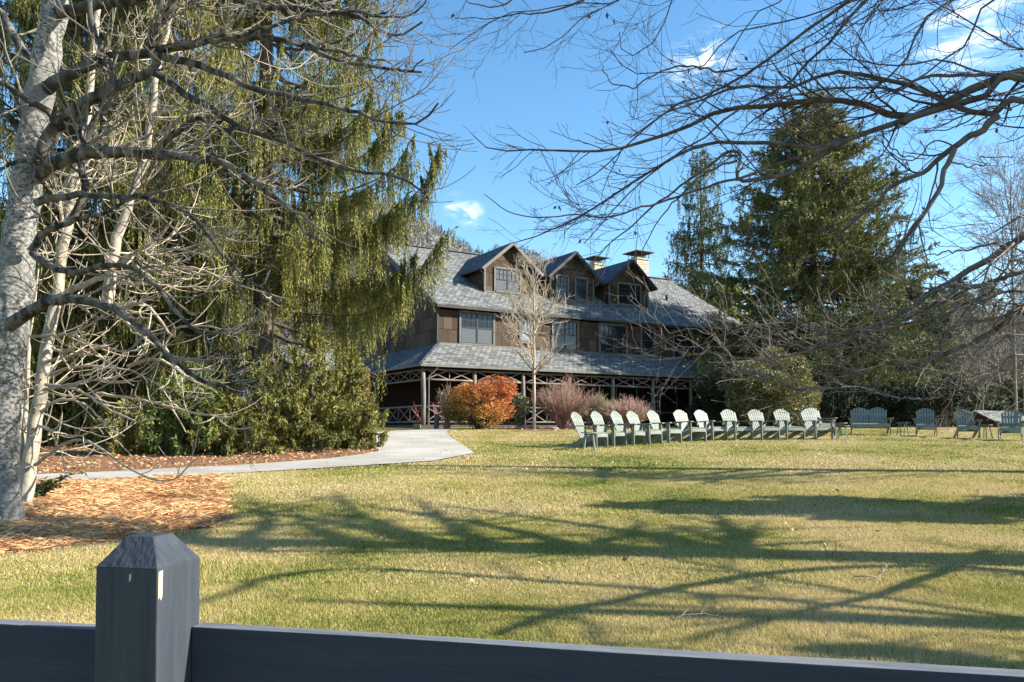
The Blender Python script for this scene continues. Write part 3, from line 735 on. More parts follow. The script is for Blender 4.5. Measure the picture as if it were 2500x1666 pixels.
chair0['label'] = 'pale green lawn chair at the left end of the row, behind a small round table'
extra = [(2004, 29.6, 16, 'sage chair turned away behind the right end of the curved row'), (2260, 28.7, -26, 'shaded sage chair to the right of the bench and its little table'),
         (2359, 27.3, -20, 'shaded sage chair left of the rightmost small table'), (2467, 26.2, -36, 'shaded sage chair nearest the right edge of the lawn')]
for (px, d, a, lb) in extra:
    o = copy_tree(chair0); o.location = G(px, d); o.rotation_euler = (R(-1.5), 0, R(a)); o['label'] = lb; o['group'] = 'shaded sage chairs apart from the row'
g = G(2123, 29.6); bench0.location = g; bench0.rotation_euler.z = R(-20); bench0['label'] = 'sage green double seat bench with two rounded backs before the dark hedge'
def table():
    o = thing('side_table', 'x', 'side table', group='small round side tables on the lawn')
    m = MB(); pts = [(.235 * math.cos(i*PI/12), .235 * math.sin(i*PI/12), .47) for i in range(24)]; m.slab(pts, (0, 0, .028)); m.build('table_top', m_sage, o)
    for i in range(4):
        a = PI/4 + i*PI/2; c, s = math.cos(a), math.sin(a)
        m = MB(); m.bar((.20*c*1.1, .20*s*1.1, 0), (.13*c, .13*s, .47), .028, .028); m.build('leg', m_sage, o)
    m = MB(); m.bar((-.12, 0, .44), (.12, 0, .44), .03, .03); m.bar((0, -.12, .44), (0, .12, .44), .03, .03); m.build('apron', m_sage, o)
    return o
for o_ in [k for k in bpy.data.objects if k.name.startswith(('adirondack_chair', 'bench'))]: o_.scale = (1, 1, 1.12)
tb = table()
for i, (px, d, lb) in enumerate([(1438, 21.9, 'small round table in front of the leftmost lawn chair'), (2052, 28.9, 'small round table just behind another beside the curved row'), (2056, 26.6, 'small round table nearest the camera at the right end of the curved row'),
                                 (2203, 29.3, 'small round table right of the double bench'), (2404, 27.2, 'small round table between the two rightmost chairs')]):
    o = tb if i == 0 else copy_tree(tb)
    o.location = G(px, d); o.rotation_euler.z = i * 0.5; o['label'] = lb

# ------------------------------------------------------------------ the dark board fence in front
m_fp = material('dark_slate_blue_paint', (0.031, 0.038, 0.049), (0.046, 0.054, 0.064), scale=2.5, detail=8, rough=0.6, spec=0.14, bump=0.3, bscale=7, stretch=(14, 14, .8))
m_fr = material('dark_rail_paint', (0.026, 0.034, 0.050), (0.034, 0.042, 0.058), scale=2.0, detail=8, rough=0.6, spec=0.12, bump=0.3, bscale=7, stretch=(.8, 14, 14))
m_rail_lit = material('sunlit_rail_top', (0.10, 0.11, 0.125), (0.17, 0.175, 0.18), scale=5, detail=8, rough=0.6, spec=.3, bump=.3, bscale=20, stretch=(1, 8, 8))  # paler colour that paints sunlight onto the rail tops
m_wood = material('bare_chipped_wood', (0.50, 0.40, 0.30), (0.40, 0.31, 0.22), scale=20, rough=.9)
FA = R(-12.0)
fd = Vector((math.cos(FA), math.sin(FA), 0)); fn = Vector((-math.sin(FA), math.cos(FA), 0))    # along to the right, away from camera
F0 = Vector(P(470, 1531, 1.50)); 
FC = F0 - fd * 0.005; FC.z = 0
fence = thing('board_fence', 'dark blue-grey board fence with a chamfered square post in the foreground', 'fence', (FC.x, FC.y, 0), FA)
pz = P(360, 1310, 1.45)[2]; rz = F0.z
m = MB(); pw = .128; y0 = -.098; y1 = y0 + pw; zc = pz - .052; c = .036
m.slab([(-pw, y0, -.3), (0, y0, -.3), (0, y1, -.3), (-pw, y1, -.3)], (0, 0, zc + .3))
top = [(-pw + c, y0 + c, pz), (-c, y0 + c, pz), (-c, y1 - c, pz), (-pw + c, y1 - c, pz)]
bt = [(-pw, y0, zc), (0, y0, zc), (0, y1, zc), (-pw, y1, zc)]
m.add(bt + top, [(4, 5, 6, 7)] + [(i, (i+1) % 4, 4 + (i+1) % 4, 4 + i) for i in range(4)])
po = m.build('post', m_fp, fence)
bv = po.modifiers.new('bevel', 'BEVEL'); bv.width = .0025; bv.segments = 2; bv.limit_method = 'ANGLE'
m = MB(); m.add([(.0006, y0 + .002, zc - .006), (.0006, y0 + .014, zc - .004), (.0006, y0 + .013, zc - .052), (.0006, y0 + .009, zc - .058), (.0006, y0 + .006, zc - .050), (.0006, y0 + .002, zc - .056)], [(5, 4, 3, 2, 1, 0)])
m.add([(-.058, y0 - .0006, zc - .012), (-.053, y0 - .0006, zc - .010), (-.054, y0 - .0006, zc - .022), (-.058, y0 - .0006, zc - .026)], [(3, 2, 1, 0)])
m.build('chipped_patch', m_wood, po)
rh = .14; th = .038
def rail(x0, x1, z, nm='rail'):
    m = MB(); n = max(2, int(abs(x1 - x0) / .35)); r2 = np.random.default_rng(int(abs(x0 * 77)) + 3)
    prof = [(0, z - rh), (th, z - rh), (th, z), (0, z)]; rings = []
    for i in range(n + 1):
        x = x0 + (x1 - x0) * i / n; w = r2.normal(0, .0012)
        rings += [(x, a + w, b + r2.normal(0, .0007)) for a, b in prof]
    fs = [(0, 1, 2, 3)[::-1], tuple(4*n + k for k in range(4))]
    for i in range(n): fs += [(4*i + k, 4*i + (k+1) % 4, 4*(i+1) + (k+1) % 4, 4*(i+1) + k) for k in range(4)]
    m.add(rings, fs)
    o = m.build(nm, [m_fr, m_rail_lit], fence)
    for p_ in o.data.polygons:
        if p_.normal.z > .9: p_.material_index = 1  # upward faces take the painted sunlit tone
    b = o.modifiers.new('bevel', 'BEVEL'); b.width = .002; b.segments = 2; b.limit_method = 'ANGLE'
    return o
for k in range(4):
    rail(.0015, 2.43, rz - k * .29); rail(-2.55, -pw - .0015, rz - .017 - k * .29)
for x in (2.44 + pw, -2.56):
    m = MB(); m.slab([(x - pw, y0, -.3), (x, y0, -.3), (x, y1, -.3), (x - pw, y1, -.3)], (0, 0, zc + .3))
    t2 = [(a + x, b, c_) for a, b, c_ in top]; b2 = [(a + x, b, c_) for a, b, c_ in bt]
    m.add(b2 + t2, [(4, 5, 6, 7)] + [(i, (i+1) % 4, 4 + (i+1) % 4, 4 + i) for i in range(4)])
    m.build('post', m_fp, fence)

# ------------------------------------------------------------------ trees
def bark_mat(name, light, dark, spot, sc=6, lo=.42, hi=.56, bump=.5, stretch=(1, 1, .45)):
    return material(name, dark, light, scale=sc, detail=9, lo=lo, hi=hi, rough=.9, bump=bump, bscale=22, stretch=stretch, big=(spot, 1.1, .5, .72))
b_pale = bark_mat('pale_mottled_bark', (.27, .262, .24), (.075, .07, .064), (.17, .165, .15), 22, .42, .57, .9, (1, 1, 1.4))
b_limb = bark_mat('lichened_limb_bark', (.15, .14, .12), (.024, .021, .018), (.04, .036, .032), 9, .42, .58)
b_tan = bark_mat('smooth_tan_bark', (.43, .375, .29), (.20, .17, .13), (.33, .30, .25), 13, .36, .60, .4)
b_tan2 = material('pale_twig_bark', (.50, .43, .33), (.27, .22, .165), scale=5, rough=.85)
b_limbt = material('grey_brown_twig_bark', (.26, .23, .19), (.11, .095, .08), scale=1.5, rough=.9)
b_dark = bark_mat('dark_grey_bark', (.15, .135, .12), (.045, .038, .034), (.09, .08, .07), 8, .35, .65)
b_twig = material('dark_twig_bark', (.085, .065, .060), (.05, .04, .038), scale=3, rough=.9)
b_fir = material('conifer_bark', (.12, .09, .07), (.06, .045, .035), scale=6, rough=.95, bump=.5, bscale=20)

def limb3(pts, d0, d1, r0, r1, n=22, pre=None, wob=0.0, rng=None):
    k = len(pts); q = [list(P(p[0], p[1], d0 + (d1 - d0) * i / (k - 1))) for i, p in enumerate(pts)]
    if pre is not None: q = [list(p) for p in pre] + q
    c = resample(q, n, wob, rng); t = np.linspace(0, 1, n)
    return c, r0 + (r1 - r0) * t ** .8
def zin(pts, x0, y0, s): return [(x0 + x / s, y0 + y / s) for x, y in pts]
def stackl(ls): return np.stack([a for a, b in ls]), np.stack([b for a, b in ls])

def tree_obj(name, label, cat, base, parts, group=None, sm=True):
    """parts: list of (part name, V, F, material)"""
    root = thing(name, label, cat, tuple(base), 0, group); b = np.asarray(base)
    for nm, V, F, mat in parts:
        me = mesh_from(nm, np.asarray(V) - b, F)
        if sm and nm in ('trunk', 'limbs', 'stem'): smooth(me)
        link(nm, me, mat, root)
    return root

# --- A: the big pale-barked tree at the left edge
rg = np.random.default_rng(11)
DA = 9.6
baseA = PG(8, 1262)
tA = [(-6, 1285), (-4, 1240), (-6, 1100), (2, 900), (22, 760), (38, 680), (46, 600), (64, 450), (84, 300), (106, 180), (122, 90), (138, 0), (150, -110), (175, -280), (190, -460), (205, -700)]
wA = [118, 98, 90, 100, 98, 88, 76, 70, 64, 62, 60, 58, 54, 46, 38, 22]
cA = resample([list(P(x, y, DA)) + [w / 2 / FPX * DA] for (x, y), w in zip(tA, wA)], 60)
Vt, Ft = tubes(cA[None, :, :3], cA[None, :, 3], 20)
Vt = Vt + (0.012 * np.sin(Vt[:, 2:3] * 9 + Vt[:, 0:1] * 14) + 0.008 * np.sin(Vt[:, 2:3] * 23)) * np.array([[1, .6, 0]])
z5 = lambda p: zin(p, 0, 0, 2.24)
LA = [
 (z5([(215, 960), (240, 830), (300, 700), (380, 630), (480, 560), (590, 500), (700, 440), (850, 390), (850, 330), (820, 270), (840, 180), (920, 60), (1000, -80)]), 9.5, 8.6, .105, .03),
 (z5([(225, 520), (330, 430), (440, 380), (600, 320), (800, 290), (1080, 240), (1250, 215), (1568, 225), (1850, 330), (2090, 375), (2310, 390)]), 9.6, 8.2, .085, .012),
 (z5([(830, 300), (950, 330), (1100, 370), (1250, 420), (1400, 490), (1568, 520), (1720, 555), (1900, 600), (2060, 660), (2190, 680), (2310, 665), (2400, 570)]), 8.9, 8.0, .05, .010),
 (z5([(850, 400), (1000, 500), (1150, 600), (1300, 690), (1450, 740), (1568, 790), (1720, 860), (1900, 920), (2080, 950), (2250, 1000), (2350, 1090)]), 8.8, 8.2, .045, .009),
 (z5([(215, 980), (260, 910), (350, 875), (480, 840), (620, 825), (850, 850), (1000, 855), (1200, 885), (1350, 970), (1450, 1040), (1568, 1130), (1680, 1280), (1800, 1350)]), 9.4, 8.2, .095, .012),
 (z5([(860, 850), (920, 760), (1000, 700), (1080, 650), (1200, 700), (1380, 720), (1560, 760)]), 8.9, 8.5, .045, .008),
 (z5([(200, 1110), (280, 1080), (400, 1065), (550, 1070), (700, 1075), (830, 1095), (1000, 1150), (1150, 1290), (1300, 1480), (1450, 1600), (1560, 1660)]), 9.4, 8.4, .05, .008),
 (z5([(175, 1370), (220, 1290), (300, 1250), (400, 1210), (550, 1170), (680, 1110), (800, 1050)]), 9.4, 8.8, .05, .010),
 (z5([(180, 1385), (220, 1420), (300, 1460), (420, 1500), (540, 1460), (700, 1470), (850, 1570), (1000, 1740), (1150, 1870), (1250, 1980), (1370, 2200)]), 9.3, 8.3, .048, .008),
 (z5([(50, 1780), (150, 1710), (220, 1665), (300, 1640), (450, 1640), (600, 1680), (650, 1715), (780, 1790), (870, 1900), (1030, 2040), (1200, 2110), (1400, 2080)]), 9.3, 8.5, .085, .010),
 (z5([(240, 420), (165, 330), (90, 220), (0, 70), (-160, -60), (-300, -120)]), 9.6, 10.4, .07, .03),
 (z5([(320, 665), (240, 600), (150, 550), (0, 450), (-200, 420), (-400, 300)]), 9.2, 8.6, .045, .015),
 (z5([(110, 710), (0, 600), (-150, 560), (-350, 540)]), 9.6, 9.0, .05, .02),
 (z5([(220, 890), (100, 885), (0, 930), (-150, 1050)]), 9.2, 8.8, .030, .012),
 (z5([(300, 80), (370, 45), (520, 30), (750, 5), (1000, -60), (1400, 20), (1700, 60), (1950, 90), (2150, 210), (2300, 120)]), 9.6, 8.0, .08, .010),
 (z5([(320, -60), (600, -120), (1000, -100), (1400, -60), (1720, 20), (1950, 100), (2130, 60)]), 9.6, 8.3, .07, .010),
 (z5([(1080, 240), (1350, 180), (1600, 110), (1900, 60), (2150, 95), (2290, 60), (2350, -30)]), 8.6, 7.9, .028, .008),
 (z5([(1568, 225), (1750, 260), (1950, 310), (2100, 330), (2210, 400), (2310, 330)]), 8.3, 7.9, .022, .007),
 (z5([(300, -60), (350, -300), (500, -500), (700, -700)]), 9.6, 9.0, .07, .02),
 (z5([(480, 560), (470, 640), (440, 720), (480, 800), (560, 830)]), 9.1, 8.9, .03, .012),
 (z5([(380, 1215), (460, 1060), (440, 850), (500, 700), (600, 560), (620, 450), (560, 280), (500, 130), (470, -40)]), 9.3, 9.0, .05, .03),
]
LPA = [limb3(p, a, b, r0, r1, 24, None, .012, rg) for p, a, b, r0, r1 in LA]
PA, RA = stackl(LPA)
k1, q1 = kids(PA[:, :], RA, 190, rg, (.2, 1), (30, 60), (.7, 1.9), .45, 10, .5, .0035, (0, 0, .17), .10, .3, rmax=.016, bias=(.7, -.1, -.1))
k2, q2 = kids(k1, q1, 850, rg, (.15, 1), (25, 60), (.25, .7), .4, 6, .65, .0035, (0, 0, .22), .14, .3)
k3, q3 = kids(k2, q2, 700, rg, (.2, .9), (30, 60), (.10, .28), .3, 4, .7, .003, (0, 0, .3), .12)
V1, F1 = tubes(PA, RA, 10)
V1, F1l = join([(Vt, Ft), ])[0], None
root = tree_obj('pale_barked_tree', 'large pale-barked bare tree at the left edge with dark limbs reaching over the lawn', 'tree', (baseA[0], baseA[1], float(gz(0, baseA[1]))), [
    ('trunk', Vt, Ft, b_pale), ('limbs', *tubes(PA, RA, 10), b_limb), ('twigs', *join([tubes(k1, q1, 5), tubes(k2, q2, 4), tubes(k3, q3, 3)]), b_limbt)])

# --- B: small multi-stemmed tree with sunlit tan stems
rg = np.random.default_rng(12)
z6 = lambda p: zin(p, 0, 600, 2.24)
SB = [
 (z6([(128, 1425), (135, 1370), (170, 1150), (200, 930), (250, 600), (290, 380), (325, 200), (345, 0)]) + z5([(370, 1220), (400, 1000), (460, 700), (495, 450), (520, 200), (540, 50), (560, -150)]), 10.9, 10.9, .105, .035),
 (z6([(110, 1400), (130, 1000), (150, 830), (150, 500), (120, 300), (150, 60)]) + z5([(200, 1150), (240, 900)]), 11.0, 11.3, .045, .012),
 (z6([(105, 1420), (118, 1100), (125, 700), (180, 400), (215, 100)]), 11.1, 11.5, .03, .010),
 (z5([(585, 1660), (600, 1568), (630, 1350), (690, 1150), (750, 980), (800, 860), (830, 650), (850, 460), (870, 340), (930, 100), (960, -100)]), 10.6, 10.6, .085, .025),
 (z5([(330, 1500), (345, 1250), (330, 1080), (400, 940), (470, 830), (600, 740)]), 10.9, 10.7, .04, .012),
 (z6([(325, 285), (400, 235), (480, 205), (580, 165), (650, 100), (780, 10)]) + z5([(900, 1260), (940, 1200)]), 10.9, 10.3, .055, .012),
 (z5([(650, 1440), (760, 1370), (860, 1310), (930, 1220)]), 10.5, 10.2, .035, .012),
 (z5([(790, 790), (700, 810), (620, 850), (500, 930), (420, 980)]), 10.6, 10.4, .03, .012),
 (z5([(840, 630), (960, 570), (1040, 450), (1100, 350), (1200, 280), (1400, 130)]), 10.6, 10.2, .03, .010),
 (z5([(470, 690), (420, 780), (330, 860), (260, 980)]), 10.9, 10.6, .025, .008),
]
TB = [
 [(255, 710), (400, 665), (520, 660), (700, 680), (850, 750), (930, 800), (1000, 750), (1080, 690)], [(240, 790), (380, 760), (520, 735), (640, 750), (780, 735)],
 [(170, 500), (320, 490), (400, 480), (550, 400), (700, 345), (850, 280)], [(190, 1200), (240, 1160), (380, 1070), (470, 1070), (600, 1140), (720, 1230), (860, 1285), (950, 1280), (1060, 1180)],
 [(225, 910), (330, 840), (480, 880), (600, 1000), (680, 1040)], [(290, 560), (330, 580), (370, 570), (375, 530)], [(410, 480), (480, 540), (580, 550), (640, 520)], [(250, 760), (450, 800), (600, 900), (750, 960), (850, 940)],
 [(345, 600), (420, 540), (460, 470)], [(210, 980), (300, 1020), (420, 1040), (520, 1000)], [(620, 200), (760, 210), (900, 180), (1050, 160), (1150, 110)], [(620, 330), (800, 320), (940, 500), (960, 450), (1100, 440), (1250, 455), (1400, 400), (1420, 360)],
 [(640, 150), (900, 120), (1100, 130), (1250, 200), (1500, 270), (1568, 290)], [(530, 810), (700, 830), (880, 860), (1050, 830), (1100, 800)], [(640, 370), (760, 480), (900, 580), (1050, 640), (1180, 600)],
 [(680, 60), (850, 30), (1000, 20), (1150, 60), (1220, 20)], [(240, 640), (420, 590), (560, 560), (700, 580), (850, 560)], [(700, 660), (860, 620), (1040, 720), (1200, 740), (1260, 690)], [(850, 860), (1000, 900), (1150, 930), (1260, 940), (1250, 900)],
 [(500, 560), (560, 620), (660, 680)], [(900, 560), (1000, 700), (1100, 760), (1200, 800)],
]
LB = [limb3(p, a, b, r0, r1, 26, None, .008, rg) for p, a, b, r0, r1 in SB]
PB, RB_ = stackl(LB)
LT = [limb3(z6(p), 10.8 - .2 * (i % 3), 10.0 - .3 * (i % 4), .026, .007, 20, None, .006, rg) for i, p in enumerate(TB)]
PT, RT = stackl(LT)
k1, q1 = kids(PB, RB_, 90, rg, (.12, 1), (45, 85), (.9, 2.5), .4, 10, .5, .0055, (0, 0, .14), .09, .5, rmax=.0125, bias=(.9, -.4, -.5))
k1[:, :, 2] -= (np.linspace(0, 1, 10) * (1 - np.linspace(0, 1, 10)) * 1.2)[None] * rg.uniform(0, 1, (90, 1))
k1b, q1b = kids(PT, RT, 170, rg, (.15, 1), (25, 60), (.3, .9), .3, 7, .6, .0055, (0, 0, .26), .12, .2)
k2, q2 = kids(k1, q1, 340, rg, (.15, 1), (30, 60), (.25, .75), .3, 7, .65, .0055, (0, 0, .30), .12, .2)
k3, q3 = kids(k2, q2, 300, rg, (.2, .9), (35, 60), (.1, .25), .2, 4, .7, .005, (0, 0, .4), .1)
gB = PG(60, 1228)
tree_obj('multi_stem_tree', 'slender multi-stemmed bare tree with sunlit tan stems and upturned twigs beside the pale trunk', 'tree', (gB[0], gB[1], gB[2]), [
    ('stem', *tubes(PB[:1], RB_[:1], 12), b_tan), ('limbs', *tubes(PB[1:], RB_[1:], 9), b_tan),
    ('twigs', *join([tubes(PT, RT, 6), tubes(k1, q1, 5), tubes(k1b, q1b, 4), tubes(k2, q2, 4), tubes(k3, q3, 3)]), b_tan2)])

# --- C: spreading tree off the right edge; its limbs hang into the top of the view
rg = np.random.default_rng(13)
z2 = lambda p: zin(p, 1800, 0, 2.45); z1 = lambda p: zin(p, 1100, 0, 2.45); z4 = lambda p: zin(p, 2000, 500, 2.85); z3 = lambda p: zin(p, 1500, 600, 3.485)
CX, CYY = 9.4, 7.0
def tc(z): return (CX - .1, CYY, z + float(gz(0, CYY)))
SC = [
 (z2([(1715, 420), (1600, 450), (1500, 480), (1380, 550), (1250, 620), (1120, 680), (1000, 710), (930, 700), (860, 660), (800, 630), (700, 615), (580, 600), (450, 610), (330, 610), (200, 635), (0, 650)]) + z1([(1560, 690), (1400, 770), (1200, 830), (1000, 890), (850, 910), (600, 895), (400, 910), (220, 885), (130, 820)]), 7.4, 9.6, .085, .006, [tc(4.0), (7.4, 7.5, 4.6)], 44),
 (z2([(1715, 470), (1580, 505), (1450, 590), (1300, 625), (1150, 675), (1000, 715), (900, 740), (780, 790), (650, 840), (500, 880), (300, 865), (0, 862)]) + z1([(1600, 860), (1500, 870), (1350, 930), (1200, 1030), (1050, 1120), (850, 1250), (650, 1360), (500, 1420), (400, 1460)]), 7.3, 9.4, .07, .006, [tc(3.9), (7.4, 7.4, 4.5)], 44),
 (z2([(1715, 590), (1650, 660), (1560, 690), (1480, 660), (1380, 650), (1300, 620), (1200, 580), (1100, 540), (980, 500), (850, 470), (700, 440), (600, 440), (480, 460), (330, 520), (0, 520)]) + z1([(1600, 560), (1400, 640), (1250, 690), (1080, 830)]), 7.1, 8.8, .07, .006, [tc(2.9), (7.2, 7.2, 3.7)], 36),
 (z2([(1560, 690), (1450, 790), (1320, 870), (1220, 940), (1130, 1010), (1000, 1080), (930, 1110), (850, 1200), (700, 1330), (550, 1470), (400, 1560)]), 7.1, 8.0, .036, .007, None, 24),
 (z2([(1300, 890), (1240, 1040), (1160, 1210), (1060, 1360), (1000, 1450), (930, 1540)]) + z4([(720, 60), (680, 110), (580, 270), (500, 400), (420, 560), (385, 650), (430, 740)]), 7.2, 7.4, .026, .006, None, 24),
 (z2([(700, 0), (600, 60), (490, 110), (380, 200), (290, 280), (180, 370), (0, 470)]) + z1([(1600, 540), (1400, 610), (1300, 655), (1150, 780), (1050, 860), (900, 1020), (750, 1110)]), 7.6, 9.4, .046, .006, [tc(4.6), (5.4, 7.5, 6.3)], 34),
 (z2([(780, 0), (700, 90), (620, 190), (530, 270), (430, 370), (350, 450), (270, 530), (150, 590), (0, 660)]) + z1([(1600, 770), (1450, 860), (1300, 960), (1100, 1130), (950, 1290), (800, 1450)]), 7.5, 9.2, .036, .006, [tc(4.4), (5.6, 7.4, 6.2)], 34),
 (z2([(1290, 0), (1180, 90), (1060, 220), (980, 400), (850, 500), (700, 640), (560, 760), (400, 790), (200, 770), (0, 800)]), 7.4, 8.6, .026, .006, [tc(4.8), (6.3, 7.4, 6.6)], 28),
 (z2([(1530, 0), (1450, 120), (1380, 250), (1300, 330), (1150, 410), (1050, 500), (900, 560), (700, 660), (600, 700)]), 7.2, 8.2, .028, .006, [tc(4.9), (6.8, 7.3, 6.6)], 28),
 (z1([(1000, -5), (900, 60), (780, 120), (700, 180), (620, 260), (550, 310), (430, 320)]), 8.4, 9.0, .018, .005, [tc(5.6), (5.6, 8, 7.8), (2.6, 8.2, 6.9)], 26),
 (z1([(1050, -10), (900, 0), (700, 30), (600, 45), (450, 90), (300, 90), (200, 140), (120, 220), (0, 300)]), 8.4, 9.2, .018, .005, [tc(5.7), (5.6, 8, 7.9), (2.6, 8.2, 7.0)], 28),
 (z1([(800, 0), (650, 60), (400, 90), (200, 110), (30, 110)]), 8.5, 9.2, .012, .005, None, 18),
 (z1([(420, -40), (300, 40), (150, 30), (60, -10)]), 8.5, 9.2, .010, .005, None, 14),
 (z1([(1330, -10), (1310, 130), (1220, 250), (1100, 330), (1020, 345), (1020, 200)]), 8.0, 8.5, .018, .005, [tc(5.4), (5.6, 7.8, 7.4), (3.2, 8.0, 7.0)], 24),
 (z1([(1715, 200), (1600, 330), (1500, 400), (1300, 420), (1180, 480), (1040, 420), (940, 300)]), 7.9, 8.5, .018, .005, [tc(5.2), (5.4, 7.7, 7.0), (3.4, 7.9, 6.0)], 24),
 (z1([(1715, 1070), (1550, 1110), (1400, 1160), (1250, 1210), (1100, 1250), (950, 1290), (700, 1290), (450, 1300), (300, 1240), (200, 1160)]), 8.0, 9.3, .018, .005, [tuple(P(2070, 345, 7.6)), tuple(P(1900, 400, 7.8))], 28),
 (z2([(650, 842), (500, 930), (400, 990), (300, 1040), (100, 1070), (0, 1075)]) + z1([(1715, 900), (1500, 1020), (1300, 1170), (1150, 1300), (1000, 1420), (850, 1568)]), 7.7, 9.0, .03, .005, None, 26),
 (z1([(1715, 960), (1500, 1050), (1350, 1200), (1220, 1350), (1150, 1500)]), 8.2, 8.9, .014, .005, None, 20),
 (z1([(1715, 410), (1600, 430), (1450, 400), (1250, 430), (1100, 520), (950, 490), (915, 400)]), 8.0, 8.8, .012, .005, None, 22),
 (z2([(1715, 430), (1560, 440), (1400, 420), (1250, 370), (1150, 330), (1000, 400), (800, 370), (600, 350), (400, 380), (200, 420)]), 7.3, 8.2, .024, .005, [tc(4.1), (7.2, 7.4, 4.9)], 26),
 (z2([(1550, 450), (1350, 450), (1200, 450), (1050, 490), (950, 540), (750, 530), (550, 530), (350, 570), (100, 600)]), 7.4, 8.3, .020, .005, None, 24),
 (z2([(1715, 300), (1600, 250), (1450, 200), (1300, 80), (1150, 0)]), 7.3, 7.8, .018, .006, [tc(4.5), (6.6, 7.3, 5.4)], 20),
 (z2([(1130, -10), (950, 40), (800, 80), (640, 190), (450, 250), (250, 380), (0, 420)]), 7.7, 8.6, .018, .005, [tc(5.3), (5.4, 7.6, 7.3)], 24),
 (z2([(270, 0), (200, 60), (80, 80), (0, 200)]) + z1([(1650, 420), (1500, 600), (1300, 850), (1280, 870)]), 8.0, 8.8, .016, .005, [tc(5.6), (4.6, 7.9, 7.4)], 22),
 (z2([(1640, 660), (1500, 640), (1400, 720), (1300, 760), (1150, 790), (1080, 800)]), 7.1, 7.6, .010, .004, None, 16),
 (z2([(870, 790), (920, 880), (1000, 930), (1080, 950), (1180, 940)]), 7.4, 7.7, .008, .004, None, 14),
 (z2([(1280, 970), (1400, 990), (1500, 990), (1450, 950), (1640, 945)]), 7.2, 7.4, .008, .004, None, 14),
 (z2([(1300, 890), (1250, 860), (1150, 850), (1050, 960), (900, 900), (860, 790)]), 7.2, 7.6, .008, .004, None, 14),
]
LC = [limb3(p, a, b, r0, r1, n, pre, .010, rg) for p, a, b, r0, r1, pre, n in SC]
LC = [(resample(np.column_stack([a, b]), 40)) for a, b in LC]
PC = np.stack([l[:, :3] for l in LC]); RC = np.stack([np.maximum(l[:, 3], .004) for l in LC])
small = PC
k1, q1 = kids(PC, RC, 500, rg, (.22, 1), (25, 55), (.45, 1.5), .45, 9, .42, .003, (-.03, 0, .10), .12, .25, bias=(-.25, 0, .1))
k2, q2 = kids(k1, q1, 1900, rg, (.12, 1), (28, 58), (.18, .6), .35, 6, .65, .003, (-.02, 0, .14), .14, .2)
k3, q3 = kids(np.concatenate([k2]), np.concatenate([q2]), 2600, rg, (.2, 1), (30, 60), (.06, .18), .2, 4, .75, .0026, (0, 0, .25), .1)
# hidden upper crown, trunk and forks off to the right
up = []
for i in range(26):
    a = rg.uniform(0, 2 * PI); h0 = rg.uniform(4.0, 8.5); ln_ = rg.uniform(2.5, 5.0)
    dx, dy = math.cos(a), math.sin(a)
    if dx < -.3 and h0 < 6.5: dx = abs(dx)
    dy = abs(dy)
    c = resample([(CX, CYY, h0 + .34), (CX + dx*ln_*.4, CYY + dy*ln_*.4, h0 + 1.2), (CX + dx*ln_, CYY + dy*ln_, h0 + rg.uniform(1.2, 3.2))], 40, .02, rg)
    up.append((c, .09 * (1 - np.linspace(0, 1, 40)) + .01))
PU, RU = stackl(up)
ku, qu = kids(PU, RU, 420, rg, (.2, 1), (25, 60), (.6, 1.8), .4, 7, .55, .005, (0, 0, .15), .12)
ct = resample([(CX, CYY, .2 + .3 * 0, .36), (CX, CYY, 2.5, .30), (CX - .1, CYY, 5.0, .25), (CX + .1, CYY + .1, 8, .15), (CX + .2, CYY, 11, .05)], 30)
lf = rg.integers(0, len(k2), 90); ft = rg.integers(1, 6, 90)
# shrivelled leaves still hanging on
cl = k2[lf, ft]; parts_l = []
dd = rg.normal(0, .4, (90, 3)); dd[:, 2] = -1
v1_, f1_ = leaves(cl, dd, rg.uniform(.03, .075, 90), rg.uniform(.018, .04, 90), rg)
v2_, f2_ = leaves(cl, dd + rg.normal(0, .3, (90, 3)), rg.uniform(.03, .07, 90), rg.uniform(.02, .04, 90), rg)
gC = (CX, CYY, float(gz(0, CYY)))
m_dead = material('shrivelled_leaf', (.10, .055, .04), (.16, .09, .05), scale=20, rough=.9)
tree_obj('spreading_tree', 'large bare spreading tree at the right whose dark limbs hang across the sky', 'tree', gC, [
    ('trunk', *tubes(ct[None, :, :3], ct[None, :, 3], 14), b_dark), ('limbs', *join([tubes(PC, RC, 9), tubes(PU, RU, 6)]), b_dark),
    ('twigs', *join([tubes(k1, q1, 5), tubes(k2, q2, 4), tubes(k3, q3, 3), tubes(ku, qu, 3)]), b_twig), ('dead_leaves', *join([(v1_, f1_), (v2_, f2_)]), m_dead)])

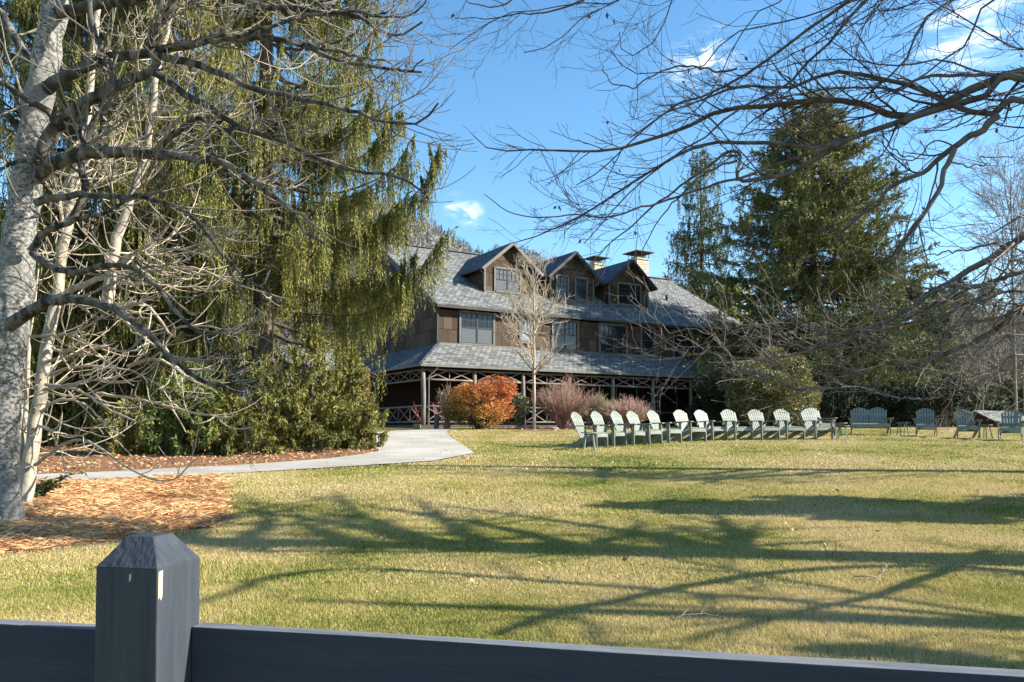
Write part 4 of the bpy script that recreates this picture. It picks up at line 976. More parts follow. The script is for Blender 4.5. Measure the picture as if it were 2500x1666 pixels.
# --- unseen tree added beyond the right edge; stems shaped to throw the near-lawn shadows
rg = np.random.default_rng(15)
SH = [([(2500, 1350), (2300, 1400), (2150, 1450), (1980, 1490), (1800, 1530), (1680, 1570)], .055, .015), ([(2500, 1400), (2200, 1385), (1900, 1400), (1700, 1430), (1500, 1470), (1350, 1500), (1200, 1550)], .07, .02),
      ([(1450, 1480), (1440, 1530), (1480, 1590)], .03, .012), ([(2500, 1630), (2300, 1603), (2100, 1588), (1950, 1592)], .09, .04), ([(1500, 1345), (1100, 1325), (850, 1315), (560, 1303), (300, 1300)], .03, .01),
      ([(1000, 1395), (700, 1405), (600, 1430), (480, 1475), (300, 1500)], .05, .012), ([(2500, 1640), (2350, 1625), (2200, 1612), (2050, 1606)], .06, .03)]
lf = []
for pts, r0, r1 in SH:  # each stem is traced back towards the sun from a wanted shadow line
    k = len(pts); q = [(10.6, 4.6, 1.2), (9.6, 4.7, 2.0)] if pts[0][0] > 1600 else [(10.6, 4.6, 1.4), (9.7, 4.8, 3.6)]
    for i, p in enumerate(pts):
        g_ = PG(*p); h_ = (2.2 + 2.4 * i / (k - 1)) if pts[0][0] > 1600 else (4.4 + 1.6 * i / (k - 1)); o_ = h_ / math.tan(SUN_EL)
        q.append((g_[0] + o_ * math.cos(SUN_AZ), g_[1] + o_ * math.sin(SUN_AZ), g_[2] + h_))
    c = resample(q, 30, .01, rg); r0 *= 1.5; r1 *= 1.8; lf.append((c, r0 + (r1 - r0) * np.linspace(0, 1, 30)))
PF, RF = stackl(lf)
k1, q1 = kids(PF, RF, 110, rg, (.35, 1), (25, 55), (.4, 1.2), .4, 7, .5, .005, (0, 0, .2), .13); k2, q2 = kids(k1, q1, 500, rg, (.2, 1), (25, 55), (.2, .6), .4, 5, .6, .006, (0, 0, .2), .12)
ct = resample([(10.7, 4.6, -.1, .26), (10.6, 4.6, 1.2, .22), (10.7, 4.6, 4, .15), (10.8, 4.7, 7.5, .04)], 20)
tree_obj('shadow_tree', 'unseen many-stemmed bare tree added beyond the right edge to cast lawn shadows', 'tree', (10.7, 4.6, float(gz(0, 4.6))), [
    ('trunk', *tubes(ct[None, :, :3], ct[None, :, 3], 12), b_dark), ('limbs', *tubes(PF, RF, 8), b_dark), ('twigs', *join([tubes(k1, q1, 4), tubes(k2, q2, 3)]), b_twig)])

# --- D: second tree off the right edge, low sweeping limbs before the conifer
rg = np.random.default_rng(14)
DX, DY = 12.6, 15.5
def td(z): return (DX, DY, z + float(gz(0, DY)))
SD = [
 (z4([(1425, 220), (1340, 270), (1230, 350), (1100, 430), (980, 500), (860, 560), (740, 640), (640, 730), (500, 810), (350, 890), (240, 930), (100, 960), (0, 985)]) + z3([(1600, 900), (1450, 940), (1300, 962), (1150, 950), (980, 935), (850, 900)]), 14.0, 16.5, .125, .012, [td(6.2)]),
 (z4([(1425, 470), (1300, 500), (1150, 560), (1000, 580), (900, 555), (800, 600), (700, 660)]), 13.8, 14.6, .10, .03, [td(4.4)]),
 (z4([(1425, 742), (1340, 760), (1260, 850), (1130, 940), (950, 1010), (780, 1080), (620, 1110), (450, 1110), (330, 1150), (180, 1190), (50, 1260)]) + z3([(1700, 1215), (1500, 1210), (1350, 1215)]), 13.8, 15.6, .12, .012, [td(3.2)]),
 (z4([(1425, 590), (1250, 620), (1000, 700), (850, 790), (600, 830), (430, 880), (250, 885), (200, 940), (120, 980), (0, 965)]) + z3([(1980, 800), (1900, 850), (1800, 850)]), 13.6, 15.2, .045, .012, [td(4.0)]),
 (z4([(1425, 640), (1300, 700), (1230, 820), (1180, 930), (1100, 1030), (1000, 1110)]), 13.6, 14.0, .032, .010, [td(3.9)]),
 (z4([(910, 900), (850, 960), (770, 1060), (715, 1170), (740, 1245)]), 14.0, 14.0, .032, .012, None),
 (z4([(1425, 1040), (1300, 1110), (1130, 1170), (950, 1210), (900, 1270), (910, 1340), (860, 1385)]), 13.4, 13.8, .028, .010, [td(2.0)]),
 (z4([(910, 1280), (800, 1350), (600, 1350), (480, 1330), (330, 1300), (200, 1270)]), 13.7, 14.3, .024, .008, None),
 (z3([(2091, 720), (2040, 740), (1860, 745), (1700, 770), (1600, 800), (1500, 820), (1400, 770), (1300, 710), (1170, 670)]), 14.6, 15.6, .032, .008, [tuple(P(2200, 770, 14.3))]),
 (z3([(1860, 740), (1740, 690), (1640, 640), (1560, 560)]), 14.8, 15.2, .016, .007, None),
 (z3([(1860, 745), (1720, 730), (1600, 680), (1500, 600), (1420, 520)]), 14.8, 15.2, .016, .007, None),
 (z3([(1700, 860), (1500, 850), (1300, 800), (1100, 770), (970, 740), (950, 690)]), 15.0, 15.8, .024, .008, [tuple(P(2100, 850, 14.5))]),
 (z3([(1600, 1230), (1500, 1210), (1350, 1110), (1150, 1080), (1000, 960), (920, 850), (830, 770), (700, 720), (580, 710), (480, 740), (400, 660), (300, 600), (270, 540)]), 14.8, 16.2, .026, .008, [tuple(P(2090, 945, 14.4))]),
 (z3([(1300, 1120), (1150, 1060), (1000, 1060), (900, 960), (850, 930), (760, 880), (650, 800), (560, 760), (450, 800), (350, 860), (270, 880), (200, 870), (110, 850)]), 15.0, 16.2, .020, .007, None),
 (z3([(970, 740), (860, 790), (780, 830), (640, 880), (540, 880), (420, 900), (330, 960)]), 15.6, 16.2, .014, .006, None),
 (z4([(1425, 360), (1350, 400), (1280, 470), (1200, 600), (1050, 700), (950, 830), (900, 900), (850, 1050), (820, 1250)]), 13.8, 14.2, .036, .010, [td(5.2)]),
 (z4([(1290, 290), (1200, 275), (1100, 300), (960, 320), (800, 345), (640, 390), (520, 450)]), 14.2, 14.8, .024, .007, None),
 (z4([(1425, 140), (1250, 130), (1100, 145), (950, 155), (800, 160), (680, 145)]), 14.0, 14.4, .012, .006, [td(6.6)]),
 (z4([(1425, 160), (1300, 180), (1180, 250), (1050, 290), (900, 290), (760, 240), (690, 210)]), 14.0, 14.4, .012, .006, [td(6.7)]),
 (z4([(1425, 900), (1250, 960), (1100, 1060), (1000, 1200), (900, 1230), (750, 1180)]), 13.6, 14.2, .028, .008, [td(2.6)]),
 (z4([(1425, 700), (1350, 640), (1250, 600), (1100, 640), (980, 690), (800, 740), (650, 770), (500, 700)]), 13.8, 14.4, .026, .008, [td(3.5)]),
 (z4([(1000, 580), (900, 640), (780, 700), (650, 770), (500, 870), (430, 930), (300, 1010)]), 14.2, 15, .040, .010, None),
 (z4([(1425, 1180), (1300, 1150), (1180, 1220), (1050, 1280), (950, 1420)]), 13.5, 13.8, .018, .008, [td(1.6)]),
]
LD_ = [limb3(p, a, b, r0, r1, 30, pre, .018, rg) for p, a, b, r0, r1, pre in SD]
PD, RD = stackl(LD_)
k1, q1 = kids(PD, RD, 330, rg, (.15, 1), (22, 55), (.7, 2.2), .4, 9, .42, .0055, (-.05, 0, .02), .12, .25, bias=(-.4, 0, 0))
k2, q2 = kids(k1, q1, 1200, rg, (.15, 1), (25, 55), (.3, .9), .35, 6, .65, .0048, (-.02, 0, .12), .13, .2)
k3, q3 = kids(k2, q2, 800, rg, (.3, 1), (30, 55), (.12, .3), .2, 4, .7, .005, (0, 0, .2), .1)
b_d = bark_mat('grey_limb_bark', (.22, .20, .175), (.06, .05, .042), (.13, .12, .10), 6, .36, .66)
b_dt = material('grey_twig_bark', (.26, .225, .19), (.10, .082, .07), scale=2, rough=.9)
ct = resample([(DX, DY, .3, .34), (DX, DY, 3, .28), (DX + .1, DY, 6, .22), (DX + .2, DY + .1, 10, .08)], 24)
tree_obj('low_limbed_tree', 'bare tree at the right edge with long low limbs sweeping in front of the conifer', 'tree', (DX, DY, float(gz(0, DY))), [
    ('trunk', *tubes(ct[None, :, :3], ct[None, :, 3], 12), b_d), ('limbs', *tubes(PD, RD, 9), b_d), ('twigs', *join([tubes(k1, q1, 4), tubes(k2, q2, 3), tubes(k3, q3, 3)]), b_dt)])

# --- conifers
def conifer(name, label, base, H, prof, rng, n_limb=120, z0=.4, d1=.5, d2=.45, n_side=10, n_str=9000, hl=(.25, .9), n_el=10, el=(.12, .035), n_spray=8000, sp=(.14, .04),
            tr=.25, leaf=None, wood=None, group=None, zpow=1.0, el_spread=.55, up_top=.5, zcol=None, droop_side=.35, extra=None):
    base = np.asarray(base, float)
    zf = z0 / H + (.985 - z0 / H) * np.sort(rng.uniform(0, 1, n_limb)) ** zpow
    az = np.arange(n_limb) * 2.39996 + rng.normal(0, .35, n_limb)
    Lm = np.array([prof(z) for z in zf]) * rng.uniform(.72, 1.12, n_limb)
    s = np.linspace(0, 1, 9)[None]
    dn = (d1 * (1 - up_top * zf))[:, None]
    out = np.zeros((n_limb, 9, 3)); w = az[:, None] + rng.normal(0, .12, (n_limb, 1)) * s
    out[:, :, 0] = base[0] + Lm[:, None] * s * np.cos(w); out[:, :, 1] = base[1] + Lm[:, None] * s * np.sin(w)
    out[:, :, 2] = base[2] + (zf * H)[:, None] + Lm[:, None] * (-dn * s + d2 * s ** 2.2) + rng.normal(0, .03, (n_limb, 9))
    Rl = (tr * .22 * (1 - zf) + .015)[:, None] * (1 - s) + .008
    ks, qs = kids(out, Rl, n_limb * n_side, rng, (.12, .97), (35, 70), (.30, .48), .55, 6, .5, .006, (0, 0, -droop_side), .08, .75)
    Ls = np.repeat(1, len(ks))
    # side shoots scale with the tree
    sc = np.median(Lm) * .95
    ks = ks[:, :1] + (ks - ks[:, :1]) * sc
    allp = np.concatenate([resample_batch(out, 6), ks])
    if extra is not None:
        ex = np.stack([resample(e, 6) for e in extra]); exk, _ = kids(ex, np.full((len(ex), 6), .03), len(ex) * 9, rng, (.25, .98), (30, 65), (.5, 1.1), .5, 6, .5, .006, (0, 0, -.1), .08, .6)
        allp = np.concatenate([allp] + [ex] * 4 + [exk] * 3)
        ks = np.concatenate([ks, ex, exk]); qs = np.concatenate([qs, np.tile(np.linspace(.03, .01, 6), (len(ex), 1)), np.full((len(exk), 6), .007)])
    ln = np.linalg.norm(np.diff(allp, axis=1), axis=2).sum(1)
    def pick(n):
        i = rng.choice(len(allp), n, p=ln / ln.sum()); f = rng.uniform(.1, 1, n) * 5; j = np.minimum(f.astype(int), 4); u = (f - j)[:, None]
        return allp[i, j] * (1 - u) + allp[i, j + 1] * u, unit(allp[i, j + 1] - allp[i, j])
    parts = []
    if n_str:
        p, t = pick(n_str); h = rng.uniform(hl[0], hl[1], n_str) ** 1.15
        rad = p[:, :2] - base[None, :2]; rad = unit(rad)
        tt = np.tile(np.linspace(.03, 1, n_el), n_str); hp = np.repeat(h, n_el)
        lean = np.repeat(rng.normal(0, .06, (n_str, 2)) + rad * .05, n_el, 0)
        c = np.repeat(p, n_el, 0); c[:, :2] += lean * (tt * hp)[:, None]; c[:, 2] -= tt * hp
        d = np.concatenate([rng.normal(0, el_spread, (len(c), 2)), -np.ones((len(c), 1)) * .85], 1)
        parts.append(leaves(c, d, el[0] * rng.uniform(.7, 1.2, len(c)), el[1] * (1.25 - .6 * tt), rng))
    if n_spray:
        p, t = pick(n_spray); d = t + rng.normal(0, .45, (n_spray, 3)) + [0, 0, .12]
        parts.append(leaves(p, d, sp[0] * rng.uniform(.6, 1.3, n_spray), sp[1], rng))
    hs_ = np.linspace(0, 1, 12); tk = np.stack([base[0] + 0 * hs_, base[1] + 0 * hs_, base[2] - .2 + hs_ * H * .98], 1)
    tr_ = tr * (1 - hs_) ** .9 + .015
    return tree_obj(name, label, 'tree', base, [('trunk', *tubes(tk[None], tr_[None], 10), wood or b_fir), ('branches', *join([tubes(out, Rl, 5), tubes(ks, np.minimum(qs, .02), 3)]), wood or b_fir),
                    ('foliage', *join(parts), leaf)], group)
def resample_batch(Pb, n):
    m = Pb.shape[1]; f = np.linspace(0, m - 1, n); i = np.minimum(f.astype(int), m - 2); u = (f - i)[None, :, None]
    return Pb[:, i] * (1 - u) + Pb[:, i + 1] * u
def pf(*k):
    xs_, ys_ = zip(*k); return lambda z: float(np.interp(z, xs_, ys_))
m_sp = material('spruce_needles', (0.15, 0.155, 0.038), (0.075, 0.092, 0.028), c3=(0.21, 0.195, 0.048), scale=.7, rough=.65, island=.45, trans=.18, spec=.2)
m_sp2 = material('young_spruce_needles', (0.17, 0.21, 0.045), (0.09, 0.125, 0.035), scale=1.5, rough=.65, island=.4, trans=.18)
m_hm = material('hemlock_needles', (0.10, 0.125, 0.05), (0.045, 0.07, 0.032), c3=(0.20, 0.19, 0.055), scale=.35, rough=.65, island=.45, trans=.12)
m_cp = material('far_cypress_needles', (0.13, 0.135, 0.05), (0.065, 0.08, 0.035), scale=.3, rough=.7, island=.4, trans=.12)
rg = np.random.default_rng(21)
SX = [[P(x, y, 24.0 - .4 * i) for i, (x, y) in enumerate(l)] for l in [
 [(700, 470), (800, 500), (900, 460), (970, 400), (1012, 330)], [(700, 560), (840, 560), (950, 530), (1030, 460), (1074, 350)], [(720, 640), (860, 680), (960, 690), (1040, 640), (1084, 572)],
 [(700, 330), (790, 340), (860, 300), (900, 250), (912, 210)], [(700, 230), (800, 200), (870, 150), (900, 110), (925, 40)], [(690, 400), (800, 410), (890, 380), (940, 320), (978, 262)], [(690, 600), (820, 590), (900, 560), (960, 510), (1000, 470)], [(680, 700), (800, 710), (900, 700), (970, 670), (1020, 610)], [(680, 760), (800, 770), (880, 770), (950, 740), (1000, 690)]]]
g = G(640, 24.5)
conifer('spruce_tree', 'tall weeping spruce beyond the path, its long right-hand boughs reaching the lodge roof', g, 24, pf((0, 2.9), (.06, 3.5), (.15, 4.0), (.25, 4.9), (.35, 5.3), (.5, 4.9), (.65, 4.0), (.85, 2.1), (1, .2)), rg, n_limb=210, z0=.4, n_side=9, el_spread=.33, extra=SX,
        n_str=27000, hl=(.25, 1.25), n_el=19, el=(.10, .032), n_spray=16000, sp=(.16, .04), tr=.36, leaf=m_sp, zpow=.9, d1=.62, d2=.62, group='weeping spruces beyond the path')
g = G(170, 26.0)
conifer('spruce_tree', 'tall weeping spruce at the left behind the pale trunk', g, 25, pf((0, 4.2), (.1, 4.8), (.3, 4.6), (.5, 3.7), (.7, 2.8), (.85, 1.6), (1, .2)), rg, n_limb=170, z0=.4, n_side=8, el_spread=.33,
        n_str=17000, hl=(.25, 1.2), n_el=16, el=(.11, .038), n_spray=9000, sp=(.16, .045), tr=.34, leaf=m_sp, zpow=.9, d1=.6, d2=.5, group='weeping spruces beyond the path')
g = G(400, 29.0)
conifer('spruce_tree', 'tall weeping spruce between the other two, set further back', g, 26, pf((0, 4.2), (.1, 4.8), (.3, 4.4), (.5, 3.6), (.7, 2.7), (.85, 1.5), (1, .2)), rg, n_limb=150, z0=.4, n_side=8, el_spread=.33,
        n_str=12000, hl=(.25, 1.2), n_el=15, el=(.13, .042), n_spray=6000, sp=(.18, .05), tr=.34, leaf=m_sp, zpow=.9, d1=.6, d2=.5, group='weeping spruces beyond the path')
for (px, d, h_, r_, lb) in [(300, 25.0, 8.5, 2.4, 'mid sized spruce behind the tan stems'), (60, 24.0, 8.0, 2.6, 'mid sized spruce behind the pale trunk base'), (470, 26.0, 9.5, 2.4, 'mid sized spruce standing in the gap left of the tallest spruce')]:
    g = G(px, d)
    conifer('spruce_tree', lb, g, h_, pf((0, r_), (.3, r_ * .95), (.6, r_ * .65), (.85, r_ * .3), (1, .1)), rg, n_limb=80, z0=.2, n_side=7, n_str=6500, el_spread=.35, hl=(.15, .7), n_el=12, el=(.12, .04), n_spray=5000, sp=(.16, .045), tr=.13, leaf=m_sp, d1=.5, d2=.4, group='weeping spruces beyond the path')
g = G(-330, 25.0)
conifer('spruce_tree', 'weeping spruce mostly outside the left edge', g, 20, pf((0, 4.2), (.3, 4.4), (.6, 3.2), (1, .2)), rg, n_limb=80, z0=.5, n_side=7,
        n_str=5000, hl=(.22, 1.0), n_el=9, el=(.18, .06), n_spray=3000, sp=(.2, .06), tr=.3, leaf=m_sp, d1=.6, d2=.5, group='weeping spruces beyond the path')
for (px, d, h_, r_, lb) in [(470, 20.6, 2.6, 1.5, 'bright green young spruce low at the path beneath the big spruce'), (330, 20.3, 1.5, 1.3, 'low young spruce left of the brighter one by the path'), (640, 21.2, 2.6, 1.6, 'mid green young spruce among the drooping boughs'),
                            (760, 21.8, 3.4, 1.6, 'tall young spruce near the right end of the spruce thicket'), (858, 22.6, 2.7, 1.1, 'narrow young spruce at the corner of the path'), (560, 20.4, 1.5, 1.3, 'squat young spruce at the edge of the litter')]:
    g = G(px, d)
    conifer('young_spruce', lb, g, h_, pf((0, r_), (.3, r_ * .9), (.7, r_ * .5), (1, .1)), rg, n_limb=46, z0=.1, n_side=7, n_str=1500, hl=(.08, .30), n_el=8, el=(.11, .035), n_spray=5200, sp=(.15, .04), tr=.06, leaf=m_sp2 if px == 470 else m_sp, d1=.2, d2=.25, group='young spruces by the path')

g = G(1990, 48.0)
conifer('hemlock_tree', 'broad tall hemlock standing at the right end of the lodge', g, 21.1, pf((0, 6.2), (.15, 7.7), (.3, 7.7), (.5, 6.4), (.7, 4.8), (.82, 3.2), (.93, 1.2), (1, .1)), rg, n_limb=280, z0=.4, n_side=11,
        n_str=22000, hl=(.15, .55), n_el=6, el=(.20, .06), n_spray=200000, sp=(.26, .052), tr=.4, leaf=m_hm, zpow=.85, d1=.38, d2=.30, droop_side=.25)
g = G(1716, 74)
conifer('cypress_tree', 'slim open-crowned conifer standing behind the lodge roof', g, 27.2, pf((0, 3.2), (.4, 4.0), (.6, 3.7), (.8, 2.3), (.9, 1.5), (.95, 1.2), (1, .2)), rg, n_limb=150, z0=3, n_side=8,
        n_str=3800, hl=(.3, 1.4), n_el=9, el=(.26, .09), n_spray=6000, sp=(.36, .10), tr=.35, leaf=m_cp, d1=.35, d2=.35, droop_side=.5)
# offscreen evergreen that shades the lawn at the right
g = (9.9, 10.2, float(gz(0, 10.2)))
conifer('evergreen_tree', 'dense evergreen just outside the right edge shading the lawn', g, 4.9, pf((0, 1.5), (.2, 1.7), (.5, 1.4), (.8, .8), (1, .1)), rg, n_limb=80, z0=.6, n_side=7, n_str=3500, hl=(.1, .35), n_el=6, el=(.2, .08), n_spray=12000, sp=(.25, .09), tr=.14, leaf=m_hm)

# background trees at the right
def pine(name, lb, g, H, r_, seed, leaf, n=1):
    r = np.random.default_rng(seed)
    return conifer(name, lb, g, H, pf((0, r_), (.3, r_), (.6, r_ * .72), (.85, r_ * .35), (1, .1)), r, n_limb=60, z0=H * .12, n_side=6, n_str=0, n_spray=9000, sp=(.55, .22), tr=.22, leaf=leaf, d1=.15, d2=.3, group='pines behind the lawn at the right')
m_pn = material('pine_needles_pale', (0.19, 0.20, 0.115), (0.10, 0.12, 0.07), scale=.25, rough=.7, island=.4, trans=.12)
PNS = [(2290, 640, 66, 2.6, 'pale green pine with the highest tip right of the hemlock'), (2215, 668, 62, 2.6, 'pine just right of the hemlock'), (2350, 672, 74, 2.8, 'pine between the high tipped pine and the bare crown'), (2150, 720, 70, 3.0, 'pine half hidden behind the hemlock'),
       (2420, 690, 82, 3.0, 'pine behind the bare rounded crown at the right'), (2250, 800, 54, 2.4, 'lower pine in front of the taller pines'), (2490, 740, 86, 3.2, 'pine at the right edge of the view'), (2320, 860, 58, 2.0, 'small pine low behind the lawn chairs'),
       (2180, 790, 64, 2.8, 'pine between two taller ones beside the hemlock'), (2270, 720, 80, 3.2, 'distant pine behind the high tipped pine'), (2385, 770, 66, 2.4, 'slender pine left of the rounded bare crown'), (2445, 820, 68, 2.6, 'pine low at the right among the bare trees'), (2130, 640, 90, 3.4, 'distant pine seen past the hemlock edge')]
for i, (px, ty, d, r_, lb) in enumerate(PNS):
    g = G(px, d); pine('pine_tree', lb, g, (HOR - ty) / FPX * d, r_, 40 + i, m_pn)
g = G(1790, 66); 
def bush(name, label, c, rx, ry, h, rng, n=6000, ls=(.10, .06), leaf=None, twig=None, lobes=26, cat='shrub', group=None, n_tw=60, up=.3, hollow=.45, z0=.05, spikes=0):
    """leafy shrub: leaves on the shells of many small lobes carried on stems"""
    c = np.asarray(c, float); a = rng.uniform(0, 2 * PI, lobes); el = np.arccos(rng.uniform(-.75, .95, lobes)); q = rng.uniform(.45, .80, lobes)
    lc = c + np.stack([rx * q * np.sin(el) * np.cos(a), ry * q * np.sin(el) * np.sin(a), h * (.40 + .40 * np.cos(el) * q / .7)], 1)
    lr = rng.uniform(.16, .40, lobes)
    k = rng.integers(0, lobes, n); v = unit(rng.normal(0, 1, (n, 3))); rr = rng.uniform(hollow, 1.08, n) ** .5
    p = lc[k] + v * (lr[k] * rr)[:, None] * np.array([rx, ry, h * .55])
    p[:, 2] = np.maximum(p[:, 2], c[2] + z0 * rng.uniform(0, 2, n))
    d = v + rng.normal(0, .5, (n, 3)) + [0, 0, up]
    Vl, Fl = leaves(p, d, ls[0] * rng.uniform(.6, 1.25, n), ls[1] * rng.uniform(.7, 1.2, n), rng)
    st = rng.integers(0, lobes, n_tw); tw = np.zeros((n_tw, 6, 3)); t = np.linspace(0, 1, 6)[None, :, None]
    b0 = c + np.stack([rng.normal(0, rx * .12, n_tw), rng.normal(0, ry * .12, n_tw), 0 * st - .05], 1)
    e0 = lc[st] + unit(rng.normal(0, 1, (n_tw, 3))) * lr[st][:, None] * np.array([rx, ry, h * .5]) * .95; e0[:, 2] = np.maximum(e0[:, 2], c[2] + .15)
    tw = b0[:, None] * (1 - t) + e0[:, None] * t; tw[:, :, 2] += (np.sin(np.linspace(0, 1, 6) * PI) * .10 * h)[None]
    return tree_obj(name, label, cat, c, [('foliage', Vl, Fl, leaf), ('stems', *tubes(tw, np.tile(np.linspace(.02, .005, 6), (n_tw, 1)), 4), twig or b_fir)], group)
m_yl = material('yellow_green_leaves', (0.30, 0.30, 0.05), (0.16, 0.18, 0.04), scale=1, rough=.7, island=.4, trans=.2)
bush('yellow_green_tree', 'yellow green crown peeking over the lodge roof beside the hemlock', (g[0], g[1], g[2]), 4.2, 3.5, 12.9, rg, 9000, (.45, .28), m_yl, None, 26, 'tree')
m_or = bpy.data.materials.new('orange_and_green_leaves')
def grad_leaf(m, lowc, midc, hic, z0, z1):
    """leaf colour by height on the plant (greener low growth, orange tops)"""
    m.use_nodes = True; nt = m.node_tree; N = nt.nodes; L = nt.links; b = N['Principled BSDF']; b.inputs['Roughness'].default_value = .7; b.inputs['Specular IOR Level'].default_value = .2
    tc = N.new('ShaderNodeTexCoord'); sx = N.new('ShaderNodeSeparateXYZ'); L.new(tc.outputs['Object'], sx.inputs[0])
    n = N.new('ShaderNodeTexNoise'); n.inputs['Scale'].default_value = 2.2; L.new(tc.outputs['Object'], n.inputs['Vector'])
    a = N.new('ShaderNodeMath'); a.operation = 'MULTIPLY_ADD'; L.new(n.outputs['Fac'], a.inputs[0]); a.inputs[1].default_value = 1.3
    ax = N.new('ShaderNodeMath'); ax.operation = 'MULTIPLY_ADD'; L.new(sx.outputs['X'], ax.inputs[0]); ax.inputs[1].default_value = 0.55; L.new(sx.outputs['Z'], ax.inputs[2])
    L.new(ax.outputs[0], a.inputs[2])
    g = N.new('ShaderNodeNewGeometry'); a2 = N.new('ShaderNodeMath'); a2.operation = 'MULTIPLY_ADD'; L.new(g.outputs['Random Per Island'], a2.inputs[0]); a2.inputs[1].default_value = .7; L.new(a.outputs[0], a2.inputs[2])
    mr = N.new('ShaderNodeMapRange'); mr.inputs['From Min'].default_value = z0; mr.inputs['From Max'].default_value = z1; L.new(a2.outputs[0], mr.inputs['Value'])
    cr = N.new('ShaderNodeValToRGB'); L.new(mr.outputs[0], cr.inputs[0]); e = cr.color_ramp.elements; e[0].color = lin(lowc); e[1].color = lin(hic); k = e.new(.45); k.color = lin(midc)
    L.new(cr.outputs[0], b.inputs['Base Color'])
    t = N.new('ShaderNodeBsdfTranslucent'); L.new(cr.outputs[0], t.inputs['Color']); ms = N.new('ShaderNodeMixShader'); ms.inputs[0].default_value = .25
    L.new(b.outputs[0], ms.inputs[1]); L.new(t.outputs[0], ms.inputs[2]); L.new(ms.outputs[0], N['Material Output'].inputs['Surface'])
grad_leaf(m_or, (.12, .13, .035), (.50, .27, .075), (.58, .21, .08), .8, 3.1)
rg = np.random.default_rng(33)
g = G(1176, 35.3); bush('orange_shrub', 'rounded orange and yellow leaved shrub in front of the porch corner', g, 1.85, 1.3, 2.65, rg, 18000, (.085, .06), m_or, None, 26)
m_vg = material('variegated_leaves', (0.30, 0.33, 0.20), (0.10, 0.14, 0.07), scale=5, rough=.6, island=.5)
g = G(1272, 36.0); bush('variegated_shrub', 'thin grey-green speckled shrub between the orange shrub and the slim tree', g, .55, .5, 2.2, rg, 1500, (.09, .06), m_vg, None, 9)
m_ev = material('olive_evergreen_leaves', (0.27, 0.235, 0.10), (0.10, 0.10, 0.038), c3=(0.18, 0.165, 0.06), scale=1.2, rough=.55, island=.45, trans=.12, spec=.4)
m_dk = material('dark_rhododendron_leaves', (0.030, 0.042, 0.020), (0.014, 0.024, 0.012), scale=1.5, rough=.6, island=.5, spec=.15)
g = G(1868, 37.0); bush('evergreen_shrub', 'big domed olive green evergreen shrub behind the lawn chairs', g, 2.55, 2.1, 4.1, rg, 32000, (.13, .07), m_ev, None, 30, up=.5)
g = G(1745, 38.6); bush('evergreen_shrub', 'darker green shrub between the porch and the big domed shrub', g, 1.5, 1.3, 3.2, rg, 9000, (.13, .07), m_dk, None, 16)
for (px, d, rx, h_, lb) in [(2015, 41, 2.4, 3.2, 'dark rhododendron just right of the domed olive shrub'), (2110, 42, 2.6, 2.9, 'dark rhododendron behind the double bench'), (2200, 42, 2.4, 2.6, 'dark rhododendron behind the side table beside the bench'), (2290, 40, 2.2, 3.0, 'dark rhododendron left of the small cottage')]:
    bush('rhododendron', lb, G(px, d), rx, 1.8, h_, rg, 9000, (.16, .06), m_dk, None, 18, group='dark rhododendrons behind the lawn')
g = G(874, 30.5); bush('reddish_shrub', 'rusty tinged shrub beside the porch at the edge of the spruces', g, .75, .7, 3.0, rg, 4500, (.08, .045), material('rusty_green_leaves', (.16, .15, .05), (.22, .12, .07), scale=1.5, rough=.7, island=.4), None, 10)
# low leafy sprig at the foot of the tan stem
m_rh = material('glossy_green_leaves', (0.085, 0.105, 0.035), (0.045, 0.065, 0.025), scale=6, rough=.35, spec=.5, island=.4)
def sprig(label, g, ends, rng, n=240):
    tw = []; L_ = []
    for e in ends:
        c = resample([g, (g[0] + e[0] * .5, g[1] + e[1] * .5, g[2] + e[2] * .75), (g[0] + e[0], g[1] + e[1], g[2] + e[2])], 8, .008, rng); tw.append(c)
    tw = np.stack(tw); i = rng.integers(0, len(tw), n // 6); j = rng.integers(3, 8, n // 6); c = np.repeat(tw[i, j], 6, 0) + rng.normal(0, .015, (n // 6 * 6, 3))
    Vl, Fl = leaves(c, rng.normal(0, 1, (len(c), 3)) * [1, 1, .5] + [0, 0, -.1], rng.uniform(.06, .11, len(c)), rng.uniform(.025, .04, len(c)), rng)
    return tree_obj('leafy_sprig', label, 'plant', g, [('foliage', Vl, Fl, m_rh), ('stems', *tubes(tw, np.tile(np.linspace(.008, .004, 8), (len(tw), 1)), 4), b_fir)])
g = PG(88, 1222)
sprig('small glossy green leafy plant at the foot of the tan stem', g, [(.10, 0, .28), (.32, -.1, .32), (.55, -.1, .40), (.72, -.05, .42), (.2, .1, .2), (.05, -.1, .15), (-.02, 0, .3), (.4, .1, .26)], rg, 420)

